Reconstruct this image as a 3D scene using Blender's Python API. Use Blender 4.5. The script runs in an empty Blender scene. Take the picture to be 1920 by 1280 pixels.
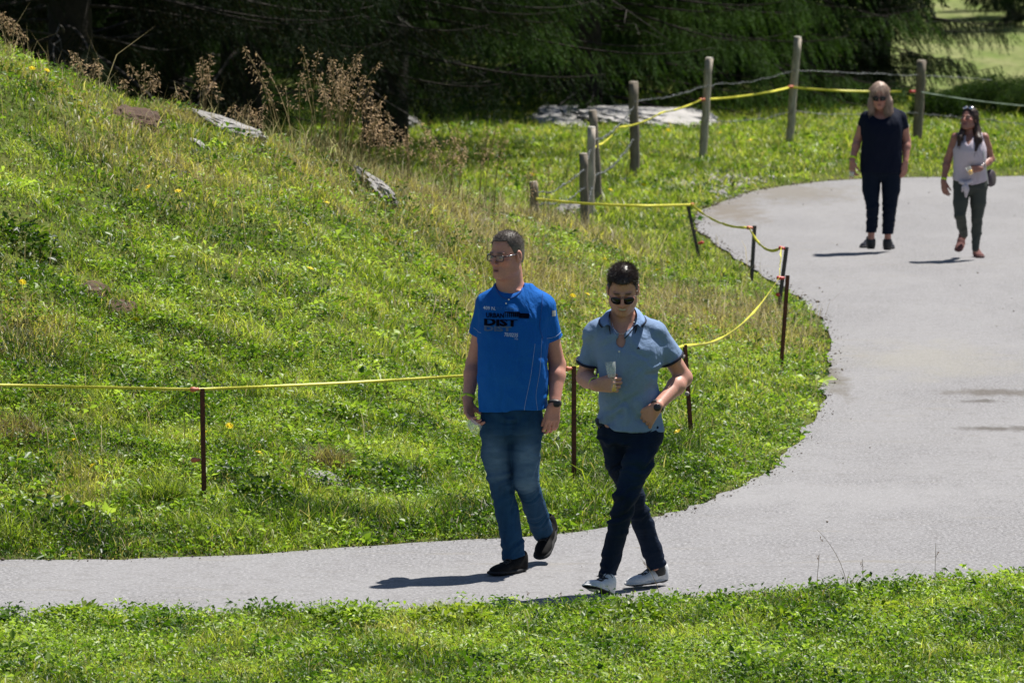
import bpy, bmesh, math, random
import numpy as np
from mathutils import Vector, Matrix
from mathutils.bvhtree import BVHTree
from mathutils.geometry import tessellate_polygon

# ---------------------------------------------------------------- camera, sky, sun, exposure
S = bpy.context.scene
COL = S.collection
FPX = 10667.0            # 200 mm lens on a 36 mm sensor, in pixels of a 1920 px wide picture
CAMZ = 3.78
PITCH = math.atan(896 / FPX)
cam = bpy.data.objects.new('camera', bpy.data.cameras.new('camera'))
COL.objects.link(cam)
cam.location = (0, 0, CAMZ)
cam.rotation_euler = (math.pi / 2 - PITCH, 0, 0)
cam.data.sensor_width = 36
cam.data.lens = 200
cam.data.clip_start = 1
cam.data.clip_end = 3000
cam.data.dof.use_dof = True
cam.data.dof.focus_distance = 30.2
cam.data.dof.aperture_fstop = 9.0
S.camera = cam

w = bpy.data.worlds.new('World'); S.world = w; w.use_nodes = True
SUNV = Vector((0.36, 0.30, 1.0)).normalized()
EL = math.asin(SUNV.z)
nt = w.node_tree
sky = nt.nodes.new('ShaderNodeTexSky'); sky.sky_type = 'NISHITA'; sky.sun_disc = False
sky.sun_elevation = EL; sky.sun_rotation = math.atan2(SUNV.x, SUNV.y)
sky.altitude = 1300; sky.dust_density = 1.0
nt.links.new(sky.outputs[0], nt.nodes['Background'].inputs[0])
nt.nodes['Background'].inputs[1].default_value = 0.056
sun = bpy.data.objects.new('sun', bpy.data.lights.new('sun', 'SUN'))
COL.objects.link(sun)
sun.data.energy = 5.0; sun.data.angle = math.radians(0.53); sun.data.color = (1.0, 0.955, 0.88)
sun.rotation_euler = SUNV.to_track_quat('Z', 'Y').to_euler()
S.view_settings.view_transform = 'Standard'
S.view_settings.look = 'None'
S.view_settings.exposure = 0.66
S.view_settings.gamma = 1.0
S.cycles.max_bounces = 8
S.cycles.transparent_max_bounces = 12

# ---------------------------------------------------------------- helpers
def P(px, py, d):
    """World point seen at pixel (px,py) of the 1920 px photo, at distance d along +Y."""
    f = np.array([0, math.cos(PITCH), -math.sin(PITCH)])
    u = np.array([0, math.sin(PITCH), math.cos(PITCH)])
    v = f + np.array([1, 0, 0]) * (px - 960) / FPX + u * (640 - py) / FPX
    v = v * (d / v[1])
    return np.array([v[0], v[1], CAMZ + v[2]])
def G(px, py):
    """the same on the level of the road"""
    a = P(px, py, 1.0); s = (a[2] - CAMZ)
    return P(px, py, -CAMZ / s)

def tag(o, label=None, cat=None, group=None, kind=None):
    if label: o['label'] = label
    if cat: o['category'] = cat
    if group: o['group'] = group
    if kind: o['kind'] = kind
    return o
def empty(name, loc, *a, **k):
    o = bpy.data.objects.new(name, None); COL.objects.link(o); o.location = loc
    o.empty_display_size = 0.1
    return tag(o, *a, **k)
def chain_loc(parent):
    v = np.zeros(3)
    while parent is not None:
        v += np.array(parent.location); parent = parent.parent
    return v
def mesh_obj(name, verts, faces, mat, parent=None, loc=None, smooth=True, col=None):
    """verts in world coordinates; faces: list, or int array (n,k), or list of such arrays"""
    verts = np.asarray(verts, dtype=np.float32).reshape(-1, 3)
    base = chain_loc(parent)
    org = np.array(loc, dtype=float) if loc is not None else base
    me = bpy.data.meshes.new(name)
    v = (verts - org).astype(np.float32)
    if isinstance(faces, np.ndarray): faces = [faces]
    if len(faces) and isinstance(faces[0], np.ndarray):
        me.vertices.add(len(v)); me.vertices.foreach_set('co', v.ravel())
        li = np.concatenate([f.ravel() for f in faces]).astype(np.int32)
        cnt = np.concatenate([np.full(len(f), f.shape[1]) for f in faces]).astype(np.int32)
        st = np.concatenate([[0], np.cumsum(cnt)[:-1]]).astype(np.int32)
        me.loops.add(len(li)); me.loops.foreach_set('vertex_index', li)
        me.polygons.add(len(cnt)); me.polygons.foreach_set('loop_start', st)
        me.update(calc_edges=True)
    else:
        me.from_pydata([tuple(map(float, x)) for x in v], [], [tuple(int(i) for i in f) for f in faces])
    if smooth:
        me.polygons.foreach_set('use_smooth', np.ones(len(me.polygons), dtype=bool))
    if col is not None:
        a = me.color_attributes.new('col', 'FLOAT_COLOR', 'POINT')
        c = np.ones((len(v), 4), dtype=np.float32); c[:, :3] = col
        a.data.foreach_set('color', c.ravel())
    me.materials.append(mat)
    o = bpy.data.objects.new(name, me); COL.objects.link(o)
    if parent is not None: o.parent = parent
    o.location = org - base
    return o

# ---- materials
def nodes(name):
    m = bpy.data.materials.new(name); m.use_nodes = True
    n = m.node_tree; b = n.nodes['Principled BSDF']
    return m, n, b
def N(n, t, **k):
    x = n.nodes.new(t)
    for a, v in k.items():
        if a.startswith('i_'): x.inputs[a[2:]].default_value = v
        else: setattr(x, a, v)
    return x
def mix(n, fac, a, b, mode='MIX'):
    m = n.nodes.new('ShaderNodeMix'); m.data_type = 'RGBA'; m.blend_type = mode
    for i, v in ((0, fac), (6, a), (7, b)):
        if isinstance(v, (int, float)): m.inputs[i].default_value = v
        elif isinstance(v, tuple): m.inputs[i].default_value = (*v, 1)
        else: n.links.new(v, m.inputs[i])
    return m.outputs[2]
def ramp(n, src, stops):
    r = n.nodes.new('ShaderNodeValToRGB'); e = r.color_ramp.elements
    e[0].position, e[0].color = stops[0][0], (*stops[0][1], 1)
    e[1].position, e[1].color = stops[-1][0], (*stops[-1][1], 1)
    for p, c in stops[1:-1]:
        q = e.new(p); q.color = (*c, 1)
    n.links.new(src, r.inputs[0]); return r.outputs[0]
def coords(n, scale=(1, 1, 1)):
    t = n.nodes.new('ShaderNodeNewGeometry')
    m = n.nodes.new('ShaderNodeMapping'); m.inputs['Scale'].default_value = scale
    n.links.new(t.outputs['Position'], m.inputs[0]); return m.outputs[0]
def objco(n, scale=(1, 1, 1)):
    t = n.nodes.new('ShaderNodeTexCoord')
    m = n.nodes.new('ShaderNodeMapping'); m.inputs['Scale'].default_value = scale
    n.links.new(t.outputs['Object'], m.inputs[0]); return m.outputs[0]
def noise(n, vec, scale, detail=4, rough=.55, dist=0):
    x = N(n, 'ShaderNodeTexNoise'); x.inputs['Scale'].default_value = scale
    x.inputs['Detail'].default_value = detail; x.inputs['Roughness'].default_value = rough
    x.inputs['Distortion'].default_value = dist
    n.links.new(vec, x.inputs['Vector']); return x.outputs['Fac']
def bump(n, b, h, strength, dist):
    x = N(n, 'ShaderNodeBump'); x.inputs['Strength'].default_value = strength; x.inputs['Distance'].default_value = dist
    n.links.new(h, x.inputs['Height']); n.links.new(x.outputs[0], b.inputs['Normal'])
def attr(n):
    a = N(n, 'ShaderNodeVertexColor'); a.layer_name = 'col'; return a.outputs[0]
def plain(name, c, rough=.6, metal=0, var=.25, sc=40, bmp=.2, bd=.003, spec=None, sheen=0):
    m, n, b = nodes(name)
    v = objco(n); f = noise(n, v, sc)
    c2 = tuple(x * (1 - var) for x in c); c3 = tuple(min(1, x * (1 + var)) for x in c)
    n.links.new(ramp(n, f, [(.25, c2), (.75, c3)]), b.inputs['Base Color'])
    b.inputs['Roughness'].default_value = rough; b.inputs['Metallic'].default_value = metal
    if spec is not None: b.inputs['Specular IOR Level'].default_value = spec
    if sheen: b.inputs['Sheen Weight'].default_value = sheen
    if bmp: bump(n, b, noise(n, v, sc * 2.5), bmp, bd)
    return m
def cloth(name, rough=.85, wr=0.6, wd=.012, sheen=.0, weave=900, scl=(1, 1, 1)):
    m, n, b = nodes(name)
    c = attr(n); v = objco(n, scl)
    f = noise(n, v, 260, 2)
    n.links.new(mix(n, .22, c, f, 'OVERLAY'), b.inputs['Base Color'])
    b.inputs['Roughness'].default_value = rough; b.inputs['Specular IOR Level'].default_value = .15
    b.inputs['Sheen Weight'].default_value = sheen
    big = noise(n, v, 9, 3, .5, .6); fine = noise(n, v, 60, 3)
    a = N(n, 'ShaderNodeMath', operation='MULTIPLY_ADD'); a.inputs[1].default_value = .12
    n.links.new(fine, a.inputs[0]); n.links.new(big, a.inputs[2])
    bump(n, b, a.outputs[0], wr, wd)
    return m

rng = np.random.default_rng(7)
def vnoise(x, y, seed=0, sc=1.0):
    """smooth value noise on arrays, 0..1"""
    x = np.asarray(x) * sc + 31.7 * seed; y = np.asarray(y) * sc + 17.3 * seed
    xi = np.floor(x).astype(np.int64); yi = np.floor(y).astype(np.int64)
    fx = x - xi; fy = y - yi; fx = fx * fx * (3 - 2 * fx); fy = fy * fy * (3 - 2 * fy)
    def h(a, b):
        k = (a * 374761393 + b * 668265263 + seed * 974711) & 0xffffffff
        k = ((k ^ (k >> 13)) * 1274126177) & 0xffffffff
        return ((k ^ (k >> 16)) & 0xffff) / 65535.0
    return (h(xi, yi) * (1 - fx) + h(xi + 1, yi) * fx) * (1 - fy) + (h(xi, yi + 1) * (1 - fx) + h(xi + 1, yi + 1) * fx) * fy
def fbm(x, y, seed=0, sc=1.0, o=4):
    s = 0; a = .5; t = 0
    for i in range(o):
        s = s + a * vnoise(x, y, seed + i, sc * 2 ** i); t += a; a *= .55
    return s / t
# ---------------------------------------------------------------- ground: terrain height, road outline
INNER = [(-900, 1052), (-400, 1052), (0, 1050), (250, 1047), (450, 1040), (700, 1022), (900, 1010), (1050, 1000), (1150, 985), (1230, 968), (1300, 948), (1370, 922),
         (1430, 890), (1480, 845), (1515, 795), (1545, 735), (1560, 690), (1560, 655), (1545, 612), (1515, 572), (1470, 538), (1410, 505),
         (1360, 470), (1325, 440), (1305, 412), (1318, 392), (1370, 372), (1450, 352), (1550, 340), (1700, 333), (1920, 330), (2150, 322), (2500, 312)]
OUTER = [(2500, 560), (2480, 700), (2400, 860), (2250, 970), (2100, 1030), (1920, 1076), (1800, 1092), (1700, 1100), (1600, 1106), (1480, 1112), (1300, 1122),
         (1150, 1134), (1000, 1139), (850, 1140), (700, 1143), (500, 1147), (300, 1153), (100, 1160), (0, 1165), (-400, 1190), (-900, 1215)]
def catmull(pts, k=8, closed=False):
    pts = [np.array(p, float) for p in pts]; out = []
    n = len(pts)
    for i in range(n - 1):
        p0, p1, p2, p3 = pts[max(i - 1, 0)], pts[i], pts[i + 1], pts[min(i + 2, n - 1)]
        for j in range(k):
            t = j / k
            out.append(.5 * ((2 * p1) + (-p0 + p2) * t + (2 * p0 - 5 * p1 + 4 * p2 - p3) * t * t + (-p0 + 3 * p1 - 3 * p2 + p3) * t ** 3))
    out.append(pts[-1]); return np.array(out)
def edge_world(L):
    q = np.array([G(*p)[:2] for p in L]); return catmull(q, 10)
inner_w = edge_world(INNER); outer_w = edge_world(OUTER)
def wobble(e, amp, seed):
    s = np.arange(len(e)); n = np.gradient(e, axis=0); n = np.stack([-n[:, 1], n[:, 0]], 1); n /= np.linalg.norm(n, axis=1)[:, None] + 1e-9
    return e + n * ((fbm(s * .31, s * 0, seed) - .5) * amp)[:, None]
inner_w = wobble(inner_w, .15, 3); outer_w = wobble(outer_w, .24, 5)
road_poly = np.concatenate([inner_w, outer_w])
def in_road(x, y):
    x = np.asarray(x); y = np.asarray(y); r = np.zeros(x.shape, bool)
    p = road_poly; q = np.roll(p, -1, 0)
    for (x0, y0), (x1, y1) in zip(p, q):
        if y0 == y1: continue
        c = ((y0 > y) != (y1 > y)) & (x < (x1 - x0) * (y - y0) / (y1 - y0) + x0); r ^= c
    return r
def road_dist(x, y):
    x = np.asarray(x, dtype=np.float32); y = np.asarray(y, dtype=np.float32); r = np.full(x.shape, 1e9, dtype=np.float32)
    p = road_poly[::3]; q = np.roll(p, -1, 0)
    for (x0, y0), (x1, y1) in zip(p, q):
        dx, dy = x1 - x0, y1 - y0; L = dx * dx + dy * dy + 1e-9
        t = np.clip(((x - x0) * dx + (y - y0) * dy) / L, 0, 1)
        np.minimum(r, (x - x0 - t * dx) ** 2 + (y - y0 - t * dy) ** 2, out=r)
    return np.sqrt(r)
# the bank: columns (px, crest row, crest distance, road edge distance); control heights for a thin-plate surface
ctrl = []
for px, pc, dc, de in [(-900, -60, 41, 30.8), (-350, 20, 41.5, 30.9), (0, 108, 42, 30.9), (200, 195, 42.5, 31), (400, 250, 43, 31.1), (600, 306, 44, 31.4), (720, 365, 45.3, 31.6),
                       (860, 400, 47, 31.9), (960, 428, 50, 32.2)]:
    zc = P(px, pc, dc)[2]
    for f, g in ((0, 0), (.12, .09), (.35, .36), (.6, .64), (.82, .87), (1, 1), (1.12, .93)):
        d = de + (dc - de) * f; ctrl.append((P(px, 0, d)[0], d, zc * g))
    ctrl.append((P(px, 0, dc + 5)[0], dc + 5, zc * .45)); ctrl.append((P(px, 0, dc + 12)[0], dc + 12, zc * .08))
for px, d, z in [(1080, 54, .16), (1080, 45, .32), (1080, 38, .25), (1080, 34, .08), (1250, 52, .1), (1250, 44, .16), (1250, 38, .12), (1400, 47, .06), (1400, 40, .06), (1480, 43, .02),
                 (1300, 60, 0), (1600, 44, 0), (1000, 66, 0), (1200, 70, .02), (1500, 76, .05), (1900, 78, .02), (700, 62, 0), (300, 60, .1), (-100, 60, .2), (-900, 60, .3), (-900, 75, .3), (400, 75, .1), (1000, 80, .05),
                 (1500, 90, -.1), (2000, 45, 0), (2600, 60, .05), (2600, 35, .05), (0, 26, 0), (1900, 26, 0), (960, 22, -.05), (0, 29, 0), (900, 30, 0), (1700, 31, 0), (-900, 28, 0), (2600, 28, 0), (200, 95, .1), (1200, 95, .1)]:
    ctrl.append((P(px, 0, d)[0], d, z))
ctrl = np.array(ctrl)
def _phi(r2): return np.where(r2 > 1e-9, r2 * np.log(r2 + 1e-12), 0)
XS = 2.0       # the bank is narrower than deep
_cx, _cy = ctrl[:, 0] * XS, ctrl[:, 1]
_A = _phi((_cx[:, None] - _cx) ** 2 + (_cy[:, None] - _cy) ** 2) + np.eye(len(ctrl)) * .6
_Pm = np.stack([np.ones(len(ctrl)), _cx, _cy], 1)
_M = np.block([[_A, _Pm], [_Pm.T, np.zeros((3, 3))]])
_W = np.linalg.solve(_M, np.concatenate([ctrl[:, 2], np.zeros(3)]))
def height(x, y):
    x = np.atleast_1d(np.asarray(x, float)); y = np.atleast_1d(np.asarray(y, float)); sh = x.shape
    x = x.ravel(); y = y.ravel(); z = np.zeros(len(x))
    for i in range(0, len(x), 20000):
        a, b = x[i:i + 20000] * XS, y[i:i + 20000]
        z[i:i + 20000] = _phi((a[:, None] - _cx) ** 2 + (b[:, None] - _cy) ** 2) @ _W[:-3] + _W[-3] + _W[-2] * a + _W[-1] * b
    near = np.clip((92 - y) / 14, 0, 1); near *= np.clip((y - 18) / 6, 0, 1)
    near *= np.clip((14 + .05 * y - np.abs(x)) / 8, 0, 1)
    z = np.clip(z, -.3, 3.2) * near
    # lumps, stronger on the bank
    am = np.clip(z * 1.2, .15, 1)
    z += near * ((fbm(x, y, 11, .9) - .5) * .22 * am + (fbm(x, y, 12, 2.6, 3) - .5) * .13 * am)
    # beyond the pines the ground drops to a hollow and climbs as a hillside
    t = np.clip((y - 88) / 35, 0, 1); t = t * t * (3 - 2 * t)
    right = np.clip((x - .05 * y) / 3.0, 0, 1)
    z -= 2.3 * t * right
    z += np.clip(y - 135, 0, None) * .028 * right + np.clip(y - 250, 0, None) * .25
    z += t * (fbm(x, y, 13, .12) - .5) * .7
    # verge and road
    rd = road_dist(x, y); ins = in_road(x, y)
    e = np.clip(rd / .55, 0, 1); e = e * e * (3 - 2 * e)
    z = np.where(ins, -.03 - .03 * np.clip(rd / .3, 0, 1), z * e + (-.03) * (1 - e) + .035 * np.clip(rd / .06, 0, 1))
    return z.reshape(sh)

m_ground, n, b = nodes('meadow soil and turf')
v = coords(n); f1 = noise(n, v, 1.3, 6, .6); f2 = noise(n, v, 14, 4, .65)
c = mix(n, ramp(n, f1, [(.35, (0, 0, 0)), (.65, (1, 1, 1))]), (.065, .105, .016), (.125, .145, .032))
c = mix(n, ramp(n, f2, [(.42, (0, 0, 0)), (.7, (1, 1, 1))]), c, (.06, .055, .022))
n.links.new(c, b.inputs['Base Color']); b.inputs['Roughness'].default_value = .95; b.inputs['Specular IOR Level'].default_value = .1
gy = N(n, 'ShaderNodeSeparateXYZ'); n.links.new(coords(n), gy.inputs[0])
fr = N(n, 'ShaderNodeMapRange'); fr.inputs[1].default_value = 96; fr.inputs[2].default_value = 112; n.links.new(gy.outputs[1], fr.inputs[0])
gx = N(n, 'ShaderNodeMath', operation='MULTIPLY_ADD'); gx.inputs[1].default_value = -.045; n.links.new(gy.outputs[1], gx.inputs[0]); n.links.new(gy.outputs[0], gx.inputs[2])
fx = N(n, 'ShaderNodeMapRange'); fx.inputs[1].default_value = 0; fx.inputs[2].default_value = 1.5; n.links.new(gx.outputs[0], fx.inputs[0])
fm = N(n, 'ShaderNodeMath', operation='MULTIPLY'); n.links.new(fr.outputs[0], fm.inputs[0]); n.links.new(fx.outputs[0], fm.inputs[1])
far = mix(n, ramp(n, noise(n, coords(n, (1, .25, 1)), .9, 8, .7), [(.4, (0, 0, 0)), (.62, (1, 1, 1))]), (.13, .18, .045), (.22, .23, .10))
far = mix(n, ramp(n, noise(n, coords(n, (1, .3, 1)), 3.5, 5, .7), [(.45, (0, 0, 0)), (.7, (.8, .8, .8))]), far, (.08, .10, .03))
n.links.new(mix(n, fm.outputs[0], c, far), b.inputs['Base Color'])
bump(n, b, f2, .8, .05)
def grid_mesh(name, xs_of_y, ys, mat, **k):
    rows = []
    for y in ys: rows.append(np.stack([xs_of_y(y), np.full(len(xs_of_y(y)), y)], 1))
    A = np.array(rows); h, wd = A.shape[:2]; z = height(A[..., 0], A[..., 1])
    V = np.dstack([A, z]).reshape(-1, 3); i = np.arange(h * wd).reshape(h, wd)
    F = np.stack([i[:-1, :-1], i[:-1, 1:], i[1:, 1:], i[1:, :-1]], -1).reshape(-1, 4)
    return mesh_obj(name, V, F, mat, **k)
_s = np.sinh(np.linspace(-3.2, 3.2, 261)) / math.sinh(3.2)
ys = np.concatenate([np.linspace(6, 25, 20)[:-1], np.linspace(25, 60, 300)[:-1], np.linspace(60, 95, 130)[:-1], np.geomspace(95, 900, 90)])
o = grid_mesh('ground', lambda y: np.concatenate([[-400 - y], np.linspace(-.16, .16, 241) * (y * .75 + 8), [400 + y]]), ys, m_ground)
tag(o, kind='structure')

# road sheet
m_road, n, b = nodes('worn pale asphalt')
v = coords(n); fine = noise(n, v, 48, 4, .85); mid = noise(n, v, 9, 5, .6); big = noise(n, coords(n, (1, .45, 1)), .7, 5, .6, .4)
vo = N(n, 'ShaderNodeTexVoronoi'); vo.inputs['Scale'].default_value = 95; n.links.new(v, vo.inputs['Vector'])
c = ramp(n, fine, [(.36, (.085, .084, .088)), (.50, (.19, .186, .192)), (.64, (.38, .373, .38))])
c = mix(n, ramp(n, big, [(.42, (0, 0, 0)), (.6, (.45, .45, .45))]), c, (.26, .255, .26))
c = mix(n, ramp(n, mid, [(.5, (0, 0, 0)), (.7, (.4, .4, .4))]), c, (.115, .108, .102))
st = noise(n, coords(n, (.55, 2.6, 1)), 1.5, 5, .6, .5)
c = mix(n, ramp(n, st, [(.6, (0, 0, 0)), (.74, (.5, .5, .5))]), c, (.21, .19, .155))
def blob(px, py, rx, ry, col, a, c, seedsc=3.):
    q = G(px, py); mp = N(n, 'ShaderNodeMapping'); mp.inputs['Location'].default_value = (-q[0] / rx, -q[1] / ry, 0); mp.inputs['Scale'].default_value = (1 / rx, 1 / ry, 0)
    n.links.new(coords(n), mp.inputs[0]); L = N(n, 'ShaderNodeVectorMath', operation='LENGTH'); n.links.new(mp.outputs[0], L.inputs[0])
    nz = noise(n, coords(n, (1, .35, 1)), seedsc, 5, .7); s_ = N(n, 'ShaderNodeMath', operation='MULTIPLY_ADD'); s_.inputs[1].default_value = 2.2; n.links.new(nz, s_.inputs[0]); n.links.new(L.outputs['Value'], s_.inputs[2])
    return mix(n, ramp(n, s_.outputs[0], [(0, (a, a, a)), (1, (0, 0, 0))]) if False else _mr(n, s_.outputs[0], 1.35, 1.95, a), c, col)
def _mr(n, src, lo, hi, a):
    m_ = N(n, 'ShaderNodeMapRange'); m_.inputs[1].default_value = lo; m_.inputs[2].default_value = hi; m_.inputs[3].default_value = a; m_.inputs[4].default_value = 0; n.links.new(src, m_.inputs[0]); return m_.outputs[0]
c = blob(1750, 675, 1.0, 2.2, (.26, .245, .20), .40, c); c = blob(1860, 735, .5, .45, (.07, .055, .04), .7, c, 7.); c = blob(1885, 803, .4, .28, (.06, .05, .04), .8, c, 8.); c = blob(1840, 752, .2, .2, (.06, .05, .04), .8, c, 9.)
c = blob(1370, 395, .5, 3.5, (.13, .105, .075), .7, c, 5.); c = blob(1600, 930, 1.6, 1.2, (.27, .265, .27), .5, c); c = blob(1470, 360, 1.2, 3., (.14, .12, .09), .6, c, 4.); c = blob(1560, 705, .15, 2.5, (.10, .085, .06), .7, c, 6.)
n.links.new(c, b.inputs['Base Color']); b.inputs['Roughness'].default_value = .78; b.inputs['Specular IOR Level'].default_value = .35
bump(n, b, noise(n, v, 110, 3, .8), .5, .004)
tri = tessellate_polygon([[Vector((p[0], p[1], 0)) for p in road_poly]])
o = mesh_obj('road', np.column_stack([road_poly, np.full(len(road_poly), .0)]), [t[::-1] for t in tri], m_road, smooth=False)
tag(o, kind='structure')
bm_ = bmesh.new(); bm_.from_mesh(o.data); bmesh.ops.recalc_face_normals(bm_, faces=bm_.faces)
if sum(f.normal.z for f in bm_.faces) < 0: bmesh.ops.reverse_faces(bm_, faces=bm_.faces)
bm_.to_mesh(o.data); bm_.free()
# ---------------------------------------------------------------- vegetation
class Raster:
    def __init__(s, x0, x1, y0, y1, st):
        s.x0, s.y0, s.st = x0, y0, st
        gx = np.arange(x0, x1, st); gy = np.arange(y0, y1, st); X, Y = np.meshgrid(gx, gy)
        s.z = height(X, Y); s.rd = road_dist(X, Y) * np.where(in_road(X, Y), -1, 1)
    def at(s, a, x, y):
        u = np.clip((np.asarray(x) - s.x0) / s.st, 0, a.shape[1] - 1.01); v = np.clip((np.asarray(y) - s.y0) / s.st, 0, a.shape[0] - 1.01)
        i = u.astype(int); j = v.astype(int); u = u - i; v = v - j
        return (a[j, i] * (1 - u) + a[j, i + 1] * u) * (1 - v) + (a[j + 1, i] * (1 - u) + a[j + 1, i + 1] * u) * v
    def h(s, x, y): return s.at(s.z, x, y)
    def r(s, x, y): return s.at(s.rd, x, y)
R1 = Raster(-10, 11.5, 24, 98, .09)
def gz(x, y): return float(R1.h(x, y))
def on_ground(px, py, d0=28, d1=120):
    """the first point of the ground along the line of sight: where a thing seen there stands"""
    d = np.arange(d0, d1, .02); a = P(px, py, 1.0); s = a[2] - CAMZ
    x = a[0] * d; z = CAMZ + s * d; g = R1.h(x, d)
    k = int(np.argmax(z <= g)); return np.array([x[k], d[k], g[k]])

def leaf_mat(name, trans=.45, rough=.45, spec=.5, tint=(1.7, 1.85, .7)):
    m, n, b = nodes(name)
    c = attr(n); n.links.new(c, b.inputs['Base Color'])
    b.inputs['Roughness'].default_value = rough; b.inputs['Specular IOR Level'].default_value = spec
    t = N(n, 'ShaderNodeBsdfTranslucent'); n.links.new(mix(n, 1.0, c, tint, 'MULTIPLY'), t.inputs[0])
    x = N(n, 'ShaderNodeMixShader'); x.inputs[0].default_value = trans
    n.links.new(b.outputs[0], x.inputs[1]); n.links.new(t.outputs[0], x.inputs[2])
    n.links.new(x.outputs[0], n.nodes['Material Output'].inputs[0]); return m
M_grass = leaf_mat('grass blade'); M_leaf = leaf_mat('broad leaf', .4, .42, .38); M_dry = leaf_mat('dry straw', .5, .6, .3, (1.3, 1.3, 1.2))

def blades(x, y, z, L, W, col, lean=.45, dirn=None, seed=0):
    r = np.random.default_rng(seed + 100); n = len(x)
    th = r.uniform(0, 2 * np.pi, n) if dirn is None else dirn + r.normal(0, .6, n)
    le = np.abs(r.normal(lean, .28, n)).clip(.05, 1.3)
    fx = np.cos(th); fy = np.sin(th); ph = r.uniform(0, np.pi, n); sx = np.cos(ph); sy = np.sin(ph)
    def pt(f, w, side, le):
        h = L * f * np.cos(le * f); o = L * f * np.sin(le * f * 1.1)
        return np.stack([x + fx * o + sx * w * side, y + fy * o + sy * w * side, z + h], 1)
    V = np.stack([pt(0, W * .45, -1, le), pt(0, W * .45, 1, le), pt(.55, W * .5, -1, le), pt(.55, W * .5, 1, le), pt(1, 0, 0, le)], 1).reshape(-1, 3)
    i = np.arange(n)[:, None] * 5
    F = [i + np.array([[0, 1, 3, 2]]), i + np.array([[2, 3, 4]])]
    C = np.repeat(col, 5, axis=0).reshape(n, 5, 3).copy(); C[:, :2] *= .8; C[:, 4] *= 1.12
    return V, F, C.reshape(-1, 3)
def leaves(c, L, W, az, el, col, seed=0, fold=.25):
    """folded pointed leaves: c base points, az/el pointing"""
    r = np.random.default_rng(seed + 200); n = len(c)
    d = np.stack([np.cos(az) * np.cos(el), np.sin(az) * np.cos(el), np.sin(el)], 1)
    s = np.stack([-np.sin(az), np.cos(az), np.zeros(n)], 1); u = np.cross(d, s)
    roll = r.normal(0, .5, n)[:, None]; s2 = s * np.cos(roll) + u * np.sin(roll); u2 = np.cross(d, s2)
    u2 *= np.sign(u2[:, 2:3] + 1e-9)
    L = L[:, None]; W = W[:, None]
    V = np.stack([c, c + d * L * .5 + s2 * W * .5 + u2 * W * fold, c + d * L * .95 - u2 * L * .12, c + d * L * .5 - s2 * W * .5 + u2 * W * fold], 1).reshape(-1, 3)
    i = np.arange(n)[:, None] * 4
    return V, [i + np.array([[0, 1, 2]]), i + np.array([[0, 2, 3]])], np.repeat(col, 4, axis=0)
def merge(parts):
    V = []; F = {}; C = []; o = 0
    for v, f, c in parts:
        for a in f: F.setdefault(a.shape[1], []).append(a + o)
        V.append(v); C.append(c); o += len(v)
    return np.concatenate(V), [np.concatenate(F[k]) for k in F], np.concatenate(C)
def palette(t, stops):
    t = np.clip(t, 0, 1); p = [s[0] for s in stops]; c = np.array([s[1] for s in stops])
    return np.stack([np.interp(t, p, c[:, k]) for k in range(3)], 1)
GREEN = [(0, (.020, .048, .006)), (.3, (.080, .140, .010)), (.6, (.21, .27, .034)), (1, (.42, .45, .12))]
STRAW = [(0, (.17, .13, .065)), (.5, (.32, .265, .14)), (1, (.52, .45, .29))]
_dry = [(P(900, 0, 46), .9, 2.8, 1.25), (P(960, 0, 40), .45, 2.2, .75), (P(1330, 0, 45.5), .8, 2.0, 1.3), (P(1040, 0, 52), .8, 3, .75), (P(330, 0, 40.5), .8, 1.2, .5), (P(120, 0, 41.5), 1.2, .9, .5),
        (P(600, 0, 43), .8, 1.3, .7), (P(740, 0, 45), .5, 1.5, .7), (P(20, 0, 35), .35, .7, .55), (P(620, 0, 33.2), .2, .35, .4), (P(1160, 0, 43), .6, 1.6, .5)]
def dryness(x, y):
    d = (fbm(x, y, 21, 1.1) - .64) * 1.2
    for c, rx, ry, a in _dry: d = np.maximum(d, a * np.exp(-((x - c[0]) / rx) ** 2 - ((y - c[1]) / ry) ** 2) + (fbm(x, y, 22, 2.5) - .6) * .5)
    return np.clip(d * 1.15, 0, 1)
def shaded_col(x, y, dry, r):
    rd = R1.r(x, y); lush = np.exp(-((rd - .55) / .5) ** 2) * (x < 1.2) * (y > 30) * (y < 36)  # lush foot of the bank: darker green, with its deep shadows put in too
    t = .50 + (fbm(x, y, 31, 2.9) - .5) * 1.5 + r.normal(0, .2, len(x)) - .22 * lush  # noise patches stand in for lit and shaded clumps, painted into the blade colour
    g = palette(t, GREEN); s = palette(r.random(len(x)), STRAW)
    k = (r.random(len(x)) < dry * 1.0 + .07)[:, None]
    return np.where(k, s, g * (1 + dry[:, None] * np.array([.7, .2, .8])))
def sample(px0, px1, d0, d1, n, seed, p=1.0):
    r = np.random.default_rng(seed); px = r.uniform(px0, px1, n); d = d0 + (d1 - d0) * r.random(n) ** p
    return (px - 960) / FPX * d, d, r
veg = []
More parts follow.
